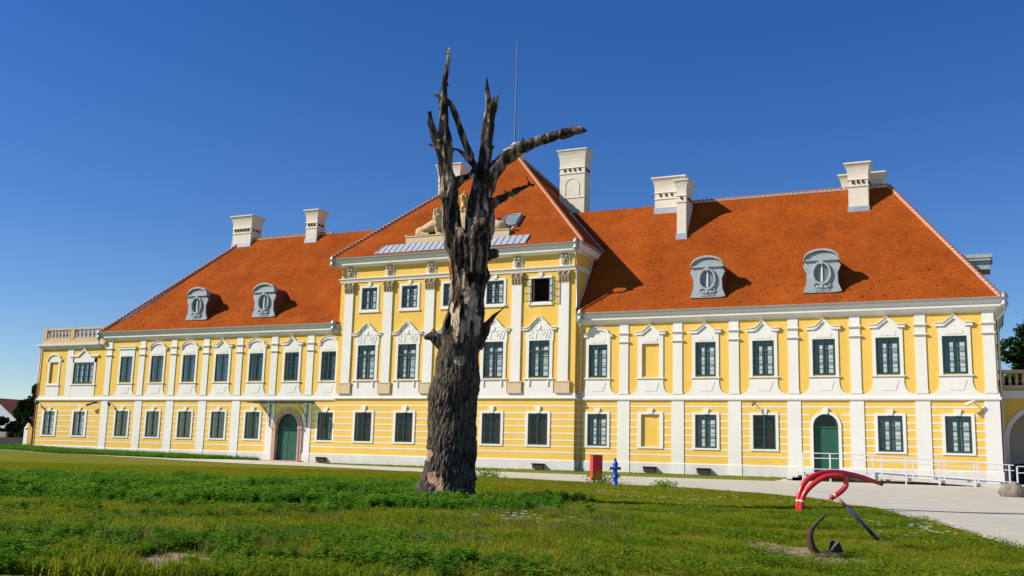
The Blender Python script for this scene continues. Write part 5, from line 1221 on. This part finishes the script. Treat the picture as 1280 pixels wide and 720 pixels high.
def blade(mb, x, y, h, w_, a, lean):
    dx, dy = math.cos(a), math.sin(a); lx, ly = math.cos(a+1.57)*lean, math.sin(a+1.57)*lean
    mb.add([(x-dx*w_, y-dy*w_, -.01), (x+dx*w_, y+dy*w_, -.01), (x+lx*.4+dx*w_*.8, y+ly*.4+dy*w_*.8, h*.6), (x+lx*.4-dx*w_*.8, y+ly*.4-dy*w_*.8, h*.6), (x+lx, y+ly, h)], [(0, 1, 2, 3), (3, 2, 4)])
def grass_tuft(q, n_=16, h=.10, R_=.10, w_=.0045):
    mb = MB()
    for i in range(n_):
        a = q.uniform(0, 6.28); r_ = R_*math.sqrt(q.random()); blade(mb, r_*math.cos(a), r_*math.sin(a), h*q.uniform(.5, 1.2), w_, q.uniform(0, 6.28), h*q.uniform(.1, .8))
    return mb
def leafq(mb, c, d, n_, L_, W_):
    c = Vector(c); d = Vector(d).normalized(); s = d.cross(Vector(n_)).normalized(); mb.add([c, c+d*L_*.45+s*W_, c+d*L_, c+d*L_*.45-s*W_], [(0, 1, 2, 3)])
def weed(q, h=.34):
    mb = MB()
    for s_ in range(5):
        a = q.uniform(0, 6.28); r_ = .10*q.random(); bx0, by0 = r_*math.cos(a), r_*math.sin(a); hh = h*q.uniform(.55, 1.1); lx, ly = q.uniform(-.08, .08), q.uniform(-.08, .08)
        n_ = 7
        for i in range(n_):
            f_ = (i+.6)/n_; p = (bx0+lx*f_, by0+ly*f_, hh*f_); an = q.uniform(0, 6.28)
            for k in range(2):
                b_ = an+k*3.14+q.uniform(-.4, .4); leafq(mb, p, (math.cos(b_), math.sin(b_), q.uniform(-.25, .45)), (q.uniform(-.3, .3), q.uniform(-.3, .3), 1), q.uniform(.085, .14)*(1.15-.4*f_), .034*q.uniform(.8, 1.3))
        mb.add([(bx0-.003, by0, 0), (bx0+.003, by0, 0), (bx0+lx, by0+ly, hh)], [(0, 1, 2)])
    return mb
def herb(q):      # low clover-like mat
    mb = MB()
    for i in range(26):
        a = q.uniform(0, 6.28); r_ = .13*math.sqrt(q.random()); b_ = q.uniform(0, 6.28)
        leafq(mb, (r_*math.cos(a), r_*math.sin(a), q.uniform(.015, .09)), (math.cos(b_), math.sin(b_), q.uniform(-.1, .5)), (0, 0, 1), q.uniform(.025, .05), .012)
    return mb
GA = leaf_mat('lawn_grass_blade', (.16, .22, .012), (.32, .32, .022), (.44, .34, .06), .35, .5)
GB = leaf_mat('far_lawn_blade', (.19, .235, .012), (.28, .29, .018), (.36, .30, .04), .18, .45)
GW = leaf_mat('weed_leaf', (.06, .18, .014), (.16, .32, .028), None, .9, .5)
GH = leaf_mat('clover_leaf', (.09, .19, .012), (.22, .29, .02), None, .7, .45)
GS = leaf_mat('straw_blade', (.12, .11, .04), (.30, .24, .11), None, .5, .3)
tufts = variant(lambda q: grass_tuft(q), 5, GA, 'tuft'); tuftsB = variant(lambda q: grass_tuft(q, 16, .085, .17, .009), 5, GB, 'tuft'); weeds = variant(lambda q: weed(q), 6, GW, 'weed'); herbs = variant(herb, 5, GH, 'herb')
straws = variant(lambda q: grass_tuft(q, 9, .17, .09, .003), 4, GS, 'straw'); tallg = variant(lambda q: grass_tuft(q, 18, .32, .14, .007), 4, GW, 'tall')
rs = np.random.RandomState(42)
def vis_pts(n_, d0, d1, power=1.0, lat=.56):
    # uniform on the ground inside a generous wedge in front of the viewpoint
    u = rs.uniform(0, 1, n_); dep = np.sqrt(d0**2+(d1**2-d0**2)*u) if power == 1 else d0+(d1-d0)*u**power
    la = rs.uniform(-lat, lat, n_)*dep
    x = CAM.x+CR.x*la+FH.x*dep; y = CAM.y+CR.y*la+FH.y*dep
    return x, y, la, dep
def vnoise(x, y, s, o=0): return np.array([mn.noise(Vector((a*s+o, b*s, o))) for a, b in zip(x, y)])
SOIL = [(-7.10, -60.2, .36, .85), (-8.5, -58.3, .32, .35), (-2.50, -54.35, .46, 1.35), (-1.75, -55.5, .45, .5), (-4.6, -57.2, .25, .3), (-12.9, -47.0, .4, .3)]
def soilmask(x, y):
    m_ = np.zeros(len(x), bool)
    for a, b, c, d in SOIL:
        dx, dy = x-a, y-b; u = dx*CR.x+dy*CR.y; v = dx*FH.x+dy*FH.y; m_ |= ((u/c)**2+(v/d)**2) < 1+.5*np.sin(u*9)*np.sin(v*7+1)
    return m_
def onlawn(x, y, marg=.0):
    a, b = path_y(x); inp = (y > a-marg) & (y < b+marg); bld = (y > -.15) & (x > -83); ramp = (x > -12.4) & (y > -5)
    return ~(inp | bld | ramp)
def weed_density(la, dep, x, y):
    # lush broad-leaved weeds: band across the left middle distance, round the trunk, and clumps in the foreground
    n_ = vnoise(x, y, .45, 3)+.5*vnoise(x, y, 1.5, 8)
    lat_n = la/dep
    band = sst(16.5, 19.5, dep)*sst(34, 29, dep)*sst(-.02, -.12, lat_n)
    trunk = sst(19, 20.5, dep)*sst(26.5, 25, dep)*sst(.10, .03, lat_n)*sst(-.3, -.1, lat_n)
    fg = .75*sst(16.5, 12, dep)*sst(.12, -.05, lat_n)+1.1*sst(13, 10.5, dep)*sst(.15, -.1, lat_n)
    mid = .25*sst(-.05, -.25, lat_n)*sst(12, 16, dep)
    d = np.maximum.reduce([band*1.0, trunk*1.0, fg*.55, mid])
    return np.clip(d*.95+.75*n_-.10*(d < .9), 0, 1)*(d > .02)
# foreground grass
x, y, la, dep = vis_pts(52000, 8.6, 27); k_ = onlawn(x, y, -.15) & (~soilmask(x, y) | (rs.uniform(0, 1, len(x)) < .07)); x, y, dep, la = x[k_], y[k_], dep[k_], la[k_]
nn = vnoise(x, y, .5, 1); sc1 = np.clip(.85+.9*nn+rs.uniform(-.2, .25, len(x)), .35, 1.7)*(1-.42*sst(.0, .22, la/dep))
scatter('lawn_grass', np.stack([x, y, gz(x, y)], 1), rs.uniform(0, 6.28, len(x)), sc1, tufts, GA, 'uneven green grass covering the foreground lawn', 'grass')
x, y, la, dep = vis_pts(62000, 25, 62); k_ = onlawn(x, y, -.15); x, y = x[k_], y[k_]
nn = vnoise(x, y, .3, 2)
scatter('far_lawn', np.stack([x, y, gz(x, y)], 1), rs.uniform(0, 6.28, len(x)), np.clip(.75+.5*nn+rs.uniform(-.2, .2, len(x)), .3, 1.2), tuftsB, GB, 'short olive green lawn between the weeds and the path', 'grass')
x, y, la, dep = vis_pts(42000, 8.6, 36); wd_ = weed_density(la, dep, x, y); k_ = (rs.uniform(0, 1, len(x)) < wd_) & onlawn(x, y) & ~soilmask(x, y)
# the trunk itself stays free
k_ &= ((x+11.86)**2+(y+46.24)**2) > .55
x, y, dep, la = x[k_], y[k_], dep[k_], la[k_]; wn = vnoise(x, y, .8, 5)
hs_ = .80*np.clip(.80+.6*wn+rs.uniform(-.35, .35, len(x)), .3, 1.5)*np.where(dep < 15, .55, np.where(dep < 19, .7, 1.))*np.where(la/dep > -.045, .85, 1)
scatter('weeds', np.stack([x, y, gz(x, y)], 1), rs.uniform(0, 6.28, len(x)), hs_, weeds, GW, 'lush dark green leafy weeds around and left of the dead trunk', 'weeds')
x, y, la, dep = vis_pts(16000, 8.6, 24); nn = vnoise(x, y, .7, 12); k_ = (nn > -.05) & onlawn(x, y, 0) & ~soilmask(x, y); x, y = x[k_], y[k_]
scatter('clover_mat', np.stack([x, y, gz(x, y)], 1), rs.uniform(0, 6.28, len(x)), rs.uniform(.7, 1.5, len(x)), herbs, GH, 'low clover and herbs growing through the lawn', 'clover')
x, y, la, dep = vis_pts(4500, 8.8, 22); nn = vnoise(x, y, .6, 30); k_ = (nn > .10) & (la/dep < .12) & onlawn(x, y, 0) & ~soilmask(x, y); x, y = x[k_], y[k_]
scatter('dry_grass', np.stack([x, y, gz(x, y)], 1), rs.uniform(0, 6.28, len(x)), rs.uniform(.6, 1.2, len(x)), straws, GS, 'thin straw coloured dry stalks among the grass', 'grass')
# taller grass at the foot of the left facade, and a fringe along the wall
n_ = 9000; x = rs.uniform(-84, -55, n_); y = rs.uniform(-2.9, -.15, n_); k_ = onlawn(x, y, .1); x, y = x[k_], y[k_]
x2 = rs.uniform(-49, -12, 2600); y2 = rs.uniform(-1.0, -.45, 2600); x = np.concatenate([x, x2]); y = np.concatenate([y, y2]); s_ = np.concatenate([rs.uniform(.5, 1.25, len(x)-2600), rs.uniform(.12, .3, 2600)])
scatter('wall_foot_grass', np.stack([x, y, gz(x, y)], 1), rs.uniform(0, 6.28, len(x)), s_, tallg, GW, 'longer rough grass along the foot of the facade', 'grass')
# small bushes by the hydrant and cabinet
for (x_, y_, s_, lb) in ((-16.2, -23.6, 1.0, 'small leafy weed bush between the red cabinet and the hydrant'), (-23.6, -20.6, .9, 'small leafy weed clump at the path edge left of the red cabinet'), (-12.6, -26.0, .6, 'thin flowering weed at the path edge right of the hydrant')):
    pts = rs.normal(size=(420, 3))*np.array([.42, .35, .16])*s_+np.array([0, 0, .2*s_]); pts[:, 2] = np.abs(pts[:, 2])
    o = leaf_cards('weed_bush', pts, .06, GW, None, rs); o.location = (x_, y_, float(gz(x_, y_))); tag(o, lb, 'bush')
lt = MB(); q = random.Random(77)
for i in range(170):
    a = q.uniform(2.6, 6.6); r_ = .7+abs(q.gauss(0, .55)); X_ = -11.86+math.cos(a)*r_; Y_ = -46.24+math.sin(a)*r_; Z_ = float(gz(X_, Y_)); L_ = q.uniform(.03, .11); b_ = q.uniform(0, 3.14)
    lt.tube([(X_-math.cos(b_)*L_, Y_-math.sin(b_)*L_, Z_+q.uniform(.01, .05)), (X_+math.cos(b_)*L_, Y_+math.sin(b_)*L_, Z_+q.uniform(.01, .07))], [q.uniform(.006, .02), .006], 4)
o = part('bark_litter', lt, mat('dry_bark_litter', (.16, .11, .07), .95, (.07, .05, .035), 8, .9)); tag(o, 'brown fallen bark and twigs in the weeds at the foot of the dead trunk', 'litter', None, 'stuff')
# daisies
DW = mat('white_petals', (.80, .80, .78), .7); dz = []
for (a, b, sx, sy, n_) in ((-6.82, -52.77, .55, .25, 40), (-8.24, -40.5, 2.6, 1.0, 70), (-.84, -49.18, .5, 1.4, 60), (-11.5, -36, 3, 2, 50), (-9.5, -45, 3, 3, 30)):
    dz += [(a+rs.normal()*sx, b+rs.normal()*sy) for _ in range(n_)]
dz = np.array(dz); k_ = onlawn(dz[:, 0], dz[:, 1]); dz = dz[k_]
def daisy(q):
    mb = MB(); h = .09*q.uniform(.7, 1.2)
    for k in range(7):
        a = 2*math.pi*k/7; mb.add([(0, 0, h), (.018*math.cos(a-.4), .018*math.sin(a-.4), h+.004), (.024*math.cos(a), .024*math.sin(a), h), (.018*math.cos(a+.4), .018*math.sin(a+.4), h+.004)], [(0, 1, 2, 3)])
    return mb
scatter('daisies', np.stack([dz[:, 0], dz[:, 1], gz(dz[:, 0], dz[:, 1])], 1), rs.uniform(0, 6.28, len(dz)), rs.uniform(1.0, 2.0, len(dz)), variant(daisy, 3, DW, 'daisy'), DW, 'small white daisies dotted through the lawn', 'flowers')
# bare soil patches with clods
SM_ = mat('bare_soil', (.36, .265, .185), .95, (.17, .115, .075), 5, .9, 1., 25)
for i, (a, b, c, d) in enumerate(SOIL[:5]):
    n_ = 40; vs = [(0, 0, 0)]; 
    for rg in (.35, .7, 1.):
        for k in range(n_):
            an = 2*math.pi*k/n_; rr_ = rg*(1+.22*math.sin(3*an+i)+.12*math.sin(7*an)); vs.append((c*rr_*math.cos(an), d*rr_*math.sin(an), 0))
    out = []
    for u, v, _ in vs:
        X_ = a+CR.x*u+FH.x*v; Y_ = b+CR.y*u+FH.y*v; out.append((X_, Y_, float(gz(X_, Y_))+.012+.012*mn.noise(Vector((X_*5, Y_*5, 0)))))
    fs = [(0, 1+k, 1+(k+1) % n_) for k in range(n_)]+[(1+r_*n_+k, 1+(r_+1)*n_+k, 1+(r_+1)*n_+(k+1) % n_, 1+r_*n_+(k+1) % n_) for r_ in range(2) for k in range(n_)]
    me_ = bpy.data.meshes.new('bare_soil'); me_.from_pydata(out, [], fs); me_.materials.append(SM_); put('bare_soil', me_)['kind'] = 'structure'
